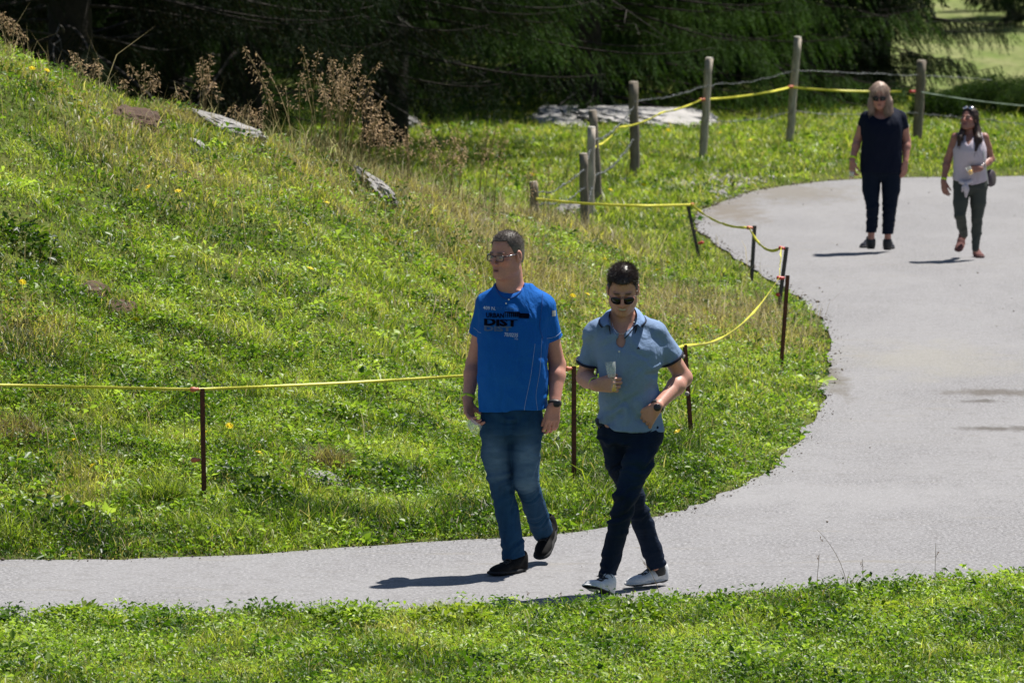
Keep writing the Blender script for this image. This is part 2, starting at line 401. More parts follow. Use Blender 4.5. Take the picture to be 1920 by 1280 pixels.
def grassfield(px0, px1, d0, d1, n, L, W, seed, keep=lambda x, y: np.ones(len(x), bool)):
    x, y, r = sample(px0, px1, d0, d1, n, seed)
    rd = R1.r(x, y); cl = fbm(x, y, 41, 4.5, 3); ok = (rd > -.01 + .10 * (cl - .5)) & keep(x, y) & (r.random(n) < .35 + 1.3 * cl)
    x, y, rd, cl = x[ok], y[ok], rd[ok], cl[ok]; n = len(x); z = R1.h(x, y)
    dry = dryness(x, y)
    ln = L * (.30 + 1.5 * cl ** 1.3) * r.lognormal(0, .28, n) * np.clip(.35 + rd / .5, .35, 1) * (1 + .5 * dry) * (1 + .7 * np.exp(-((rd - .55) / .45) ** 2) * (x < 1.2) * (y > 30))
    wd = W * r.uniform(.6, 1.4, n)
    return blades(x, y, z - .005, ln, wd, shaded_col(x, y, dry, r), lean=.75, seed=seed)
def leaffield(px0, px1, d0, d1, n, size, seed, per=9):
    x, y, r = sample(px0, px1, d0, d1, n, seed)
    rd = R1.r(x, y); pl = fbm(x, y, 51, 1.9, 3); ok = (rd > .02) & (r.random(n) < np.clip((pl - .30) * 3.5, .15, 1)); x, y, pl, rd = x[ok], y[ok], pl[ok], rd[ok]
    n = len(x); h = r.uniform(.02, .10, n) * np.clip(.3 + rd / .4, .3, 1); x = np.repeat(x, per); y = np.repeat(y, per); h = np.repeat(h, per); pl = np.repeat(pl, per); m = len(x)
    sz = np.repeat(r.lognormal(0, .35, n), per) * size
    az = r.uniform(0, 2 * np.pi, m); el = r.normal(.25, .45, m); ro = sz * r.uniform(.2, 1.6, m)
    c = np.stack([x + np.cos(az) * ro, y + np.sin(az) * ro, R1.h(x, y) + h * r.uniform(.4, 1.1, m)], 1)
    t = .45 + (fbm(x, y, 31, 2.9) - .5) * 1.3 + np.repeat(r.normal(0, .18, n), per) + r.normal(0, .1, m)  # leaves carry the same painted light and shade patches as the blades
    return leaves(c, sz * r.uniform(.7, 1.3, m), sz * r.uniform(.4, .75, m), az, el, palette(t, GREEN) * np.array([.85, 1, 1]), seed)
# grass and low leaves: the near verge, the bank, the turf behind it
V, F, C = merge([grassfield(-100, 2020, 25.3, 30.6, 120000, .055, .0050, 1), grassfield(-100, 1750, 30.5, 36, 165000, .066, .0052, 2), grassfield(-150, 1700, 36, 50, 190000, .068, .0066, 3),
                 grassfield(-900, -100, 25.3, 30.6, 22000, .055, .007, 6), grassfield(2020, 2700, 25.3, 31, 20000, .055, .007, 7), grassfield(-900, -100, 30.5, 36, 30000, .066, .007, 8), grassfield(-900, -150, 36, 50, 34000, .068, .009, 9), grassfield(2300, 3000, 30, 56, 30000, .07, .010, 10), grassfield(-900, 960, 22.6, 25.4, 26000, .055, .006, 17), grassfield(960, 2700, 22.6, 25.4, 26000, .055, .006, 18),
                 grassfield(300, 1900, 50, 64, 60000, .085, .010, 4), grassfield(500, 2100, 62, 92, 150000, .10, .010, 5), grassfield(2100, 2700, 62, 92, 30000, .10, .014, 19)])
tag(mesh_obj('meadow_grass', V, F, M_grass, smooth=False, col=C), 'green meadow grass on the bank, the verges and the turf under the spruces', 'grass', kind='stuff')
V, F, C = merge([leaffield(-150, 2070, 25.3, 30.5, 13000, .019, 11, 8), leaffield(-250, 1750, 30.6, 37, 17000, .022, 12, 8), leaffield(-350, 1700, 37, 50, 16000, .026, 13, 8), leaffield(-150, 2070, 25.3, 30.4, 900, .030, 15), leaffield(-250, 1750, 30.6, 37, 1000, .032, 16), leaffield(600, 2000, 60, 82, 1500, .05, 14, 7), leaffield(-900, -150, 25.3, 50, 5000, .03, 20, 7), leaffield(2050, 2700, 25.3, 31, 2200, .03, 21, 7)])
tag(mesh_obj('low_leafy_herbs', V, F, M_leaf, smooth=False, col=C), 'low clover and broad green leaves mixed through the meadow grass', 'ground cover', kind='stuff')
# loose straw and dry stalks lying in the dry patches
x, y, r = sample(-300, 1700, 31, 56, 60000, 77); dr = dryness(x, y); ok = (R1.r(x, y) > .03) & (r.random(len(x)) < dr * .8 + .02); x, y = x[ok], y[ok]
V, F, C = blades(x, y, R1.h(x, y), .20 * r.lognormal(0, .35, len(x)), .0032 * r.uniform(.7, 1.3, len(x)) * y / 35, palette(r.random(len(x)), STRAW), lean=.5, seed=78)
tag(mesh_obj('dry_grass', V, F, M_dry, smooth=False, col=C), 'straw coloured dry grass scattered over the bank and along its crest', 'dry grass', kind='stuff')
# crumbs of soil and gravel along the asphalt edge
r = np.random.default_rng(5); k = r.integers(0, len(road_poly), 5000); q = road_poly[k] + r.normal(0, .06, (5000, 2)); q[:260] = np.stack([r.uniform(-3, 7, 260), r.uniform(29, 66, 260)], 1); q[:260] = np.where((in_road(q[:260, 0], q[:260, 1]))[:, None], q[:260], road_poly[k[:260]])
ok = (q[:, 1] > 26) & (q[:, 1] < 72) & (np.abs(q[:, 0]) < 8); q = q[ok]; n_ = len(q); sz = r.lognormal(-5.8, .5, n_) * q[:, 1] / 34
oct_ = np.array([[1, 0, 0], [0, 1, 0], [-1, 0, 0], [0, -1, 0], [0, 0, .7], [0, 0, -.7]]); of = np.array([[0, 1, 4], [1, 2, 4], [2, 3, 4], [3, 0, 4], [1, 0, 5], [2, 1, 5], [3, 2, 5], [0, 3, 5]])
V = (np.column_stack([q, np.full(n_, .006)])[:, None] + oct_[None] * sz[:, None, None] * r.uniform(.6, 1.4, (n_, 6, 1))).reshape(-1, 3)
F = (np.arange(n_)[:, None, None] * 6 + of[None]).reshape(-1, 3)
m_soil = plain('edge crumbs', (.10, .075, .05), .95, var=.5, sc=3)
tag(mesh_obj('soil_crumbs', V, F, m_soil, smooth=False), 'dark crumbs of soil and grit along the edges of the asphalt', 'grit', kind='stuff')

# ---- tall seeding grasses
def ribbon(pts, w0, w1, side=None):
    pts = np.asarray(pts); n = len(pts); t = np.gradient(pts, axis=0)
    s = np.array([1, .15, 0.]) if side is None else side
    ww = np.linspace(w0, w1, n)[:, None] * .5
    a = pts - s * ww; b = pts + s * ww; c = pts + np.array([0, 1, 0.]) * ww
    V = np.concatenate([a, b, c]); i = np.arange(n - 1)
    F = np.concatenate([np.stack([i, i + n, i + n + 1, i + 1], 1), np.stack([i + n, i + 2 * n, i + 2 * n + 1, i + n + 1], 1), np.stack([i + 2 * n, i, i + 1, i + 2 * n + 1], 1)])
    return V, [F], len(V)
def seed_grass(name, base, h, n, spread, label, group, seed, heads=True, dark=0., sc=1.0, lean=(0, 0)):
    r = np.random.default_rng(seed); st, hd = [], []
    b = np.array(base)
    for i in range(n):
        p0 = b + np.array([r.normal(0, spread * .22), r.normal(0, spread * .22), 0]); p0[2] = gz(p0[0], p0[1]) - .01
        a = r.uniform(0, 2 * np.pi); L = h * r.uniform(.75, 1.35); o = np.array([math.cos(a), math.sin(a), 0]) * r.uniform(.08, .5) * spread + np.array([lean[0], lean[1], 0]) * L
        t = np.linspace(0, 1, 8)[:, None]; pts = p0 + o * t ** 1.8 + np.array([0, 0, L]) * (t - .07 * t ** 3)
        v, f, _ = ribbon(pts, .0040 * sc, .0022 * sc); st.append((v, f, np.tile(palette(np.array([r.uniform(.2, .7)]), STRAW) * (1 - dark), (len(v), 1))))
        if heads:
            m = int(r.integers(22, 38)); tt = r.uniform(.68, 1.0, m); pp = np.stack([np.interp(tt, t[:, 0], pts[:, k]) for k in range(3)], 1)
            aa = r.uniform(0, 2 * np.pi, m); rr = (1.05 - tt) * .15 * sc * r.uniform(.2, 1, m)
            pp = pp + np.stack([np.cos(aa) * rr, np.sin(aa) * rr, -rr * .5 - .004], 1)
            hd.append(leaves(pp, r.uniform(.014, .026, m) * sc, r.uniform(.003, .0055, m) * sc, aa, r.normal(-.5, .6, m), palette(r.uniform(.45, 1, m), STRAW) * np.array([1.05, .88, .95]) * (1 - dark), i + seed))
            for q, t0 in zip(pp[::2], tt[::2]):
                s0 = np.array([np.interp(max(t0 - .06, 0), t[:, 0], pts[:, k]) for k in range(3)])
                v, f, _ = ribbon(np.array([s0, q]), .0018 * sc, .0014 * sc); st.append((v, f, np.tile([.25, .19, .1], (len(v), 1))))
    nb = n * 5; xx = b[0] + r.normal(0, spread * .25, nb); yy = b[1] + r.normal(0, spread * .25, nb)
    st.append(blades(xx, yy, R1.h(xx, yy), h * r.uniform(.2, .5, nb), np.full(nb, .005 * sc), palette(r.random(nb), STRAW) * (1 - dark) * np.array([.9, 1, .8]), lean=.6, seed=seed))
    e = empty(name, (b[0], b[1], gz(b[0], b[1])), label, 'tall grass', group)
    mesh_obj('stalks', *merge(st)[:2], M_dry, e, smooth=False, col=merge(st)[2])
    if hd:
        V, F, C = merge(hd); mesh_obj('seed_heads', V, F, M_dry, e, smooth=False, col=C)
    return e
GT = 'tall dry grasses seeding along the crest of the bank'
def crest(px, d): return np.array([P(px, 0, d)[0], d, 0])
for i, (px, d, h, n, sp, lb, ln) in enumerate([
    (640, 44.2, .72, 30, .62, 'largest clump of tall golden seed grass fanning out on the crest above the rock', (.12, 0)),
    (545, 43.6, .70, 6, .40, 'tallest thin stalks of seed grass leaning left beside the largest golden clump', (-.22, 0)),
    (382, 43.2, .44, 7, .14, 'upright bunch of seed grass just behind the long grey crest rock', (.0, 0)),
    (285, 43.0, .30, 7, .3, 'short brownish seed stalks on the crest by the brown molehill', (0, 0)),
    (180, 42.8, .26, 6, .35, 'sparse low stalks on the upper crest left of the molehill', (-.1, 0)),
    (25, 42.2, .30, 6, .25, 'few pale stalks topping the highest corner of the bank', (-.05, 0)),
    (450, 43.5, .26, 6, .2, 'low curved seed stalks at the end of the long grey crest rock', (.2, 0)),
    (690, 45.0, .46, 13, .3, 'drooping golden seed grass just above the cracked rock outcrop', (.2, 0)),
    (835, 47.0, .60, 16, .4, 'reddish feathery seed grass beyond the rock outcrop, in front of the shaded turf', (0, 0)),
    (915, 48.2, .72, 8, .22, 'tall pale seed stalks leaning right at the foot of the crest', (.05, 0)),
    (760, 46.2, .50, 9, .3, 'brown stalks between the rock outcrop and the reddish seed grass', (0, 0)),
    (1005, 50.5, .50, 6, .22, 'green brown stalks by the dark stump where the yellow tape ends', (-.05, 0))]):
    seed_grass('tall_seed_grass', crest(px, d), h, n, sp, lb, GT, 300 + i, sc=1.5, lean=ln, dark=.15 if 'brown' in lb else 0.)
GF = 'single grass stalks standing in the near verge'
for i, (px, py, top, lb, lx) in enumerate([
    (1240, 1112, 1022, 'arched pale stalk in front of the white shoe of the man in the polo shirt', -.35), (1531, 1110, 1030, 'straight thin stalk with a tiny brown head, leftmost of the row over the asphalt', .03),
    (1590, 1108, 990, 'tallest thin stalk of the row, leaning left over the asphalt', -.45), (1617, 1103, 1040, 'short straight stalk with a dark head just right of the tallest leaning stalk', -.03),
    (1757, 1090, 1016, 'straight stalk with a long dark head between two leaning ones near the picture edge', .0), (1748, 1092, 1048, 'short stalk with a dark head leaning right near the picture edge', .55),
    (990, 1140, 1105, 'small budded stalk in the verge below the shadow of the man in blue', .0), (1052, 1140, 1112, 'second small budded stalk, beside the shoe of the man in the polo shirt', .0),
    (1180, 1120, 1085, 'short dark blade between the two white shoes', .2)]):
    b = G(px, py + 3); b[1] = max(b[1], 28.6) if px < 1400 else b[1]
    e = seed_grass('grass_stalk', (b[0], b[1], 0), (py - top) / 372, 1, .03, lb, GF, 350 + i, heads=False, sc=.9, lean=(lx, 0), dark=.3)
    r = np.random.default_rng(i); hh = (py - top) / 372; m = 9; c = np.array([b[0] + lx * hh * 1.0, b[1], gz(b[0], b[1]) + hh * .87]); tt = r.uniform(-1, .6, m)
    cc = c + np.stack([r.normal(0, .003, m) + tt * .02 * lx, r.normal(0, .003, m), tt * .018], 1)
    V, F, C = leaves(cc, np.full(m, .012), np.full(m, .005), r.uniform(0, 6.3, m), r.uniform(.4, 1.3, m), np.tile([.13, .085, .05], (m, 1)), i)
    mesh_obj('seed_heads', V, F, M_dry, e, smooth=False, col=C)

# ---- yellow flowers
m_pet = plain('yellow petals', (.85, .70, .02), .5, var=.1, bmp=0); m_stem = plain('flower stem', (.08, .16, .03), .6, bmp=0)
GY = 'small yellow meadow flowers'
def flower_proto():
    e = empty('yellow_flower', (0, 0, 0))
    V = []; F = []
    for k in range(12):
        a = k * math.pi / 6; ca, sa = math.cos(a), math.sin(a); i = len(V)
        V += [(0, 0, 0), (ca * .012 - sa * .004, sa * .012 + ca * .004, .004), (ca * .021, sa * .021, .002), (ca * .012 + sa * .004, sa * .012 - ca * .004, .004)]; F.append((i, i + 1, i + 2, i + 3))
    for k in range(8):
        a = k * math.pi / 4; ca, sa = math.cos(a), math.sin(a); i = len(V); V += [(0, 0, .003), (ca * .007 - sa * .003, sa * .007 + ca * .003, .009), (ca * .010 + sa * .002, sa * .010 - ca * .002, .008)]; F.append((i, i + 1, i + 2))
    h = mesh_obj('flower_head', np.array(V) + [0, 0, .12], F, m_pet, e, smooth=False)
    v, f, _ = ribbon(np.array([[0, 0, -.02], [.004, 0, .06], [0, 0, .12]]), .003, .003); mesh_obj('stem', v, f, m_stem, e, smooth=False); h.rotation_euler = (.0, 0, 0)
    return e
def dup(o, parent=None):
    c = o.copy(); COL.objects.link(c); c.parent = parent
    for ch in list(o.children): dup(ch, c)
    return c
FL = [(55, 160, 'topmost yellow flower, near the crest at the picture edge'), (70, 165, None), (322, 170, None), (140, 395, None), (272, 394, None), (303, 379, None), (338, 394, None), (30, 560, None), (567, 540, None), (243, 633, None),
      (155, 870, None), (208, 907, None), (398, 853, None), (422, 828, None), (468, 893, None), (710, 480, None), (955, 358, None), (1044, 748, None), (1020, 650, None), (1066, 580, None), (1084, 582, None), (1118, 514, None),
      (1247, 520, None), (1246, 535, None), (1290, 842, None), (1185, 650, None), (985, 350, None), (1130, 385, None), (1200, 372, None), (1373, 253, None), (1368, 268, None), (1413, 288, None), (1246, 262, None), (600, 416, None)]
proto = None; WH = {}
from_ = ['by the crest', 'on the upper bank', 'in the middle of the bank', 'low on the bank near the rusty stake', 'in the turf behind the bend']
wordx = lambda px: 'picture edge' if px < 110 else 'molehill side' if px < 350 else 'open grass' if px < 800 else 'dry grass' if px < 1150 else 'bend of the road'
for i, (px, py, lb) in enumerate(FL):
    q = on_ground(px, py); 
    if i == 0: proto = e = flower_proto()
    else: e = dup(proto)
    e.location = (q[0], q[1], q[2] - .02); s = 1.7 if q[1] > 55 else 1.35; e.scale = (s, s, s); e.rotation_euler = (.5 + .2 * math.sin(i * 3), .2 * math.cos(i * 5), i)
    where = ('in turf by the wooden posts' if py < 395 and px > 900 else 'in dry grass behind the two men' if px > 1000 and py < 600 else 'in the grass between the two men' if 1000 < px < 1120 else 'in grass by the stakes on the bend' if px > 1120 else
             'high on the bank near the crest' if py < 200 else 'in the upper grass of the bank' if py < 480 else 'in the middle grass of the bank' if py < 700 else 'in the lush grass low on the bank')
    WH.setdefault(where, []).append((px, e))
    tag(e, lb or 'small yellow flower ' + where, 'flower', GY)

ORD = ['first', 'second', 'third', 'fourth', 'fifth', 'sixth', 'seventh', 'eighth', 'ninth', 'tenth']
for where, L_ in WH.items():
    L_.sort(key=lambda a: a[0])
    if len(L_) > 1:
        for k_, (_, e) in enumerate(L_):
            if 'topmost' not in e['label']: e['label'] = 'small yellow flower ' + where + ', ' + ORD[k_] + ' from the left'

# ---- broad-leaved plants standing out of the turf
def leafy(px, py, rad, h, n, sz, t0, lb, seed, col=None):
    q = on_ground(px, py); r = np.random.default_rng(seed); az = r.uniform(0, 2 * np.pi, n); rr = rad * np.sqrt(r.random(n))
    x = q[0] + np.cos(az) * rr; y = q[1] + np.sin(az) * rr; z = R1.h(x, y) + h * (1 - (rr / rad) ** 2 * .6) * r.uniform(.3, 1, n)
    c = palette(t0 + r.normal(0, .14, n), GREEN) if col is None else palette(r.random(n), STRAW) * np.array(col)
    L = leaves(np.stack([x, y, z], 1), sz * r.uniform(.6, 1.3, n), sz * r.uniform(.45, .8, n), az + r.normal(0, .7, n), r.normal(.1, .5, n), c, seed)
    k = max(6, n // 14); xs = x[:k]; ys_ = y[:k]; B = blades(xs, ys_, R1.h(xs, ys_), z[:k] - R1.h(xs, ys_) + .02, np.full(k, .005), palette(np.full(k, .2), GREEN), lean=.2, seed=seed)
    V, F, C = merge([L, B])
    tag(mesh_obj('leafy_plant', V, F, M_leaf, loc=q, smooth=False, col=C), lb, 'plant', 'broad-leaved plants on the bank and verges')
for i, a in enumerate([
    (40, 462, .24, .17, 300, .055, .05, 'dark bushy broad-leaved plant at the picture edge, high on the bank'), (500, 945, .19, .15, 210, .055, .12, 'dark broad-leaved plant beside the foot of the rusty stake'),
    (715, 905, .16, .12, 160, .045, .08, 'dark leafy plant right of the brown grass tussock'), (95, 985, .28, .14, 260, .055, .14, 'wide dark leafy patch in the low corner of the bank'),
    (240, 880, .2, .09, 150, .04, .3, 'mid green leafy plant between the picture edge and the rusty stake'), (830, 590, .2, .14, 180, .04, .1, 'dark leafy plant on the bank behind the shoulder of the man in blue'),
    (1300, 582, .18, .11, 150, .05, .12, 'dark leafy plant with curled brown blades just right of the polo shirt shoulder'), (1000, 835, .15, .08, 120, .045, .3, 'leafy plant between the two men at hip height'),
    (520, 308, .14, .1, 110, .04, .25, 'small leafy plant on the crest under the tall seed grass'), (500, 305, .3, .05, 90, .04, .12, 'dark mat of leaves just below the crest seed grass'),
    (850, 1215, .2, .09, 190, .05, .55, 'yellow green leafy plant in the middle of the near verge'), (1180, 1200, .17, .08, 160, .05, .4, 'leafy plant in the near verge below the white shoes'),
    (150, 1230, .22, .08, 190, .05, .5, 'leafy plant in the near verge at the lower corner by the picture edge'), (1640, 1150, .14, .08, 120, .04, .6, 'leafy plant with a few yellowing leaves under the row of thin stalks'),
    (1500, 1200, .22, .07, 170, .045, .3, 'dark leafy plant in the open part of the near verge'), (640, 1190, .18, .08, 150, .05, .35, 'leafy plant in the near verge below the shadow of the man in blue')]):
    leafy(*a, seed=500 + i)
def tussock(px, py, rad, h, n, lb, seed, kind='grass_tussock', pal=STRAW, k=.55, w=.0045):
    q = on_ground(px, py); r = np.random.default_rng(seed); a = r.uniform(0, 6.28, n); rr = rad * np.sqrt(r.random(n)) * .6
    x = q[0] + np.cos(a) * rr; y = q[1] + np.sin(a) * rr
    B = blades(x, y, R1.h(x, y) - .01, h * r.uniform(.6, 1.1, n), np.full(n, w), palette(r.random(n), pal) * k * r.uniform(.7, 1.3, n)[:, None], lean=.75, seed=seed)
    tag(mesh_obj(kind, *B[:2], M_grass, loc=q, smooth=False, col=B[2]), lb, 'grass tussock', 'tussocks of longer grass on the bank')
tussock(622, 882, .17, .19, 700, 'round brown grass tussock above the pale bare rock', 601)
tussock(300, 945, .2, .2, 800, 'green grass tussock left of the foot of the rusty stake', 602, pal=GREEN, k=1)
tussock(900, 520, .25, .22, 700, 'yellow green tussock behind the head of the man in glasses', 603, pal=[(0, (.12, .15, .02)), (1, (.25, .26, .06))], k=1)
tussock(330, 225, .35, .16, 500, 'brown grass tussock on the crest beside the molehill', 604, k=.8)
tussock(420, 360, .2, .12, 500, 'pale grass tussock on the upper bank below the long grey rock', 605, k=1, pal=[(0, (.12, .15, .03)), (1, (.25, .26, .09))])
tussock(620, 285, .3, .2, 700, 'golden green tussock at the foot of the largest seed grass', 606, k=1, pal=[(0, (.14, .14, .03)), (1, (.30, .26, .10))])
tussock(1140, 640, .22, .2, 500, 'long green tussock behind the polo shirt sleeve', 607, k=1, pal=GREEN)
tussock(30, 820, .3, .15, 600, 'brown matted tussock at the picture edge below the yellow tape', 608, k=.6)

# ---- rocks
m_rock, n, b = nodes('lichened limestone'); v = objco(n); f = noise(n, v, 3.5, 8, .65); f2 = noise(n, v, 24, 5, .7)
c = ramp(n, f, [(.3, (.13, .12, .11)), (.5, (.27, .26, .25)), (.75, (.42, .4, .39))]); c = mix(n, ramp(n, f2, [(.5, (0, 0, 0)), (.72, (.7, .7, .7))]), c, (.11, .10, .08))
n.links.new(c, b.inputs['Base Color']); b.inputs['Roughness'].default_value = .9; bump(n, b, f2, .9, .02)
m_earth = plain('brown earth', (.085, .05, .032), .95, var=.5, sc=14, bmp=.9, bd=.02)
m_slab, n, b = nodes('smooth pale limestone'); v = objco(n); f = noise(n, v, 2.2, 6, .6); n.links.new(ramp(n, f, [(.3, (.17, .165, .155)), (.5, (.33, .32, .31)), (.7, (.44, .42, .41))]), b.inputs['Base Color']); b.inputs['Roughness'].default_value = .9; bump(n, b, noise(n, v, 12, 5, .6), .5, .02)
def rock(name, px, py, size, lb, cat, seed, mat=None, rot=0, sub=4, sink=.3, crack=.12, cc=None):
    q = on_ground(px, py) if cc is None else np.array(cc); bm = bmesh.new(); bmesh.ops.create_icosphere(bm, subdivisions=sub, radius=1)
    V = np.array([v.co[:] for v in bm.verts]); F = [[v.index for v in f.verts] for f in bm.faces]; bm.free()
    n1 = fbm(V[:, 0] * 1.3 + V[:, 2], V[:, 1] * 1.3 - V[:, 2], seed, 1.5) - .5; n2 = fbm(V[:, 0] * 3 + 2 * V[:, 2], V[:, 1] * 3, seed + 9, 3) - .5
    st = np.abs(fbm(V[:, 0] * 2 + V[:, 2] * 3, V[:, 1] * 5 + V[:, 2] * 4, seed + 3, 1.8, 3) - .5)
    V = V * (1 + n1 * .7 + n2 * .25 - crack * np.exp(-(st / .03) ** 2))[:, None]; V[:, 2] = np.clip(V[:, 2], -.8, .75 + .2 * n2)
    V = V * np.array(size); ca, sa = math.cos(rot), math.sin(rot); V = np.stack([V[:, 0] * ca - V[:, 1] * sa, V[:, 0] * sa + V[:, 1] * ca, V[:, 2]], 1)
    V += q + np.array([0, 0, size[2] * (1 - sink * 2) - size[2] * .35]); V[:, 2] += (R1.h(V[:, 0], V[:, 1]) - q[2]) * .85
    o = mesh_obj(name, V, F, mat or m_rock, loc=q, smooth=False); return tag(o, lb, cat)
rock('rock', 415, 243, (.33, .22, .085), 'long flat grey rock on the crest of the bank below the seed grass', 'rock', 1, m_rock, sink=.15, crack=.3)
rock('rock', 370, 272, (.06, .07, .03), 'small pale rock just below the long crest rock', 'rock', 2, m_slab, sink=.15)
rock('rock', 700, 352, (.13, .30, .11), 'cracked grey rock outcrop on the slope of the crest', 'rock', 3, rot=.5, crack=.35)
rock('rock', 745, 243, (.35, .3, .22), 'dark rounded boulder behind the crest in the shade of the spruce', 'rock', 4)
o = rock('rock', 1165, 232, (1.3, 1.8, .26), 'broad pale limestone slab in the grass behind the wooden posts', 'rock', 5, m_slab, sub=5, crack=.04)
rock('rock', 603, 905, (.12, .15, .07), 'pale bare rock under the brown grass tussock', 'rock', 6)
rock('rock', 905, 415, (.14, .2, .05), 'small pale rock in dry grass near the end of the crest', 'rock', 7)
rock('rock', 850, 428, (.12, .15, .05), 'flat pale rock in the dry grass behind the man in glasses', 'rock', 8)
rock('rock', 1080, 400, (.22, .3, .12), 'whitish rock beside the shortest wooden post', 'rock', 9)
rock('molehill', 258, 240, (.19, .26, .15), 'brown heap of earth on the crest left of the grey rock', 'molehill', 10, m_earth, rot=-.4)
rock('bare_ledge', 175, 552, (.10, .16, .035), 'dark bare ledge of earth, upper half of the streak across the bank', 'earth', 11, m_earth, rot=-.3, sink=.0)
rock('bare_ledge', 228, 580, (.09, .14, .035), 'dark bare ledge, lower half of the streak across the bank', 'earth', 12, m_earth, rot=-.3, sink=.1)
# scree and crumbs by the bend
r = np.random.default_rng(8); n_ = 420; px = r.normal(1350, 55, n_); py = r.normal(352, 14, n_); pts = [G(a, b_) for a, b_ in zip(px, py)]; q = np.array([p_ for p_ in pts if p_[1] < 75]); n_ = len(q); q[:, 2] = R1.h(q[:, 0], q[:, 1])
sz = r.lognormal(-3.4, .45, n_)
V = (q[:, None] + oct_[None] * sz[:, None, None] * r.uniform(.6, 1.4, (n_, 6, 1))).reshape(-1, 3); F = (np.arange(n_)[:, None, None] * 6 + of[None]).reshape(-1, 3)
tag(mesh_obj('scree', V, F, m_rock, smooth=False), 'patch of grey rubble beside the far edge of the road bend', 'rubble', kind='stuff')
# ---------------------------------------------------------------- spruces
M_needle = leaf_mat('spruce needles', .25, .7, .12)
m_bark = plain('spruce bark', (.022, .017, .013), .95, var=.5, sc=12, bmp=.9, bd=.02)
m_twig = plain('bare grey twigs', (.07, .063, .055), .9, var=.4, sc=12, bmp=0)
def tube(pts, rad, k=6):
    pts = np.asarray(pts, float); n = len(pts); t = np.gradient(pts, axis=0); t /= np.linalg.norm(t, axis=1)[:, None] + 1e-9
    ref = np.array([0, 0, 1.]) if abs(t[0, 2]) < .8 else np.array([1., 0, 0])
    s = np.cross(t, ref); s /= np.linalg.norm(s, axis=1)[:, None] + 1e-9; u = np.cross(s, t)
    a = np.arange(k) * 2 * np.pi / k; rad = np.broadcast_to(np.asarray(rad, float), (n,))
    V = pts[:, None] + (s[:, None] * np.cos(a)[None, :, None] + u[:, None] * np.sin(a)[None, :, None]) * rad[:, None, None]
    i = np.arange(n - 1)[:, None] * k; j = np.arange(k)[None]; j2 = (j + 1) % k
    F = np.stack([i + j, i + j2, i + k + j2, i + k + j], -1).reshape(-1, 4)
    V = np.concatenate([V.reshape(-1, 3), pts[:1], pts[-1:]]); c0 = n * k
    T = np.concatenate([np.stack([np.full(k, c0), (np.arange(k) + 1) % k, np.arange(k)], 1), np.stack([np.full(k, c0 + 1), (n - 1) * k + np.arange(k), (n - 1) * k + (np.arange(k) + 1) % k], 1)])
    return V, [F, T], np.zeros((len(V), 3))
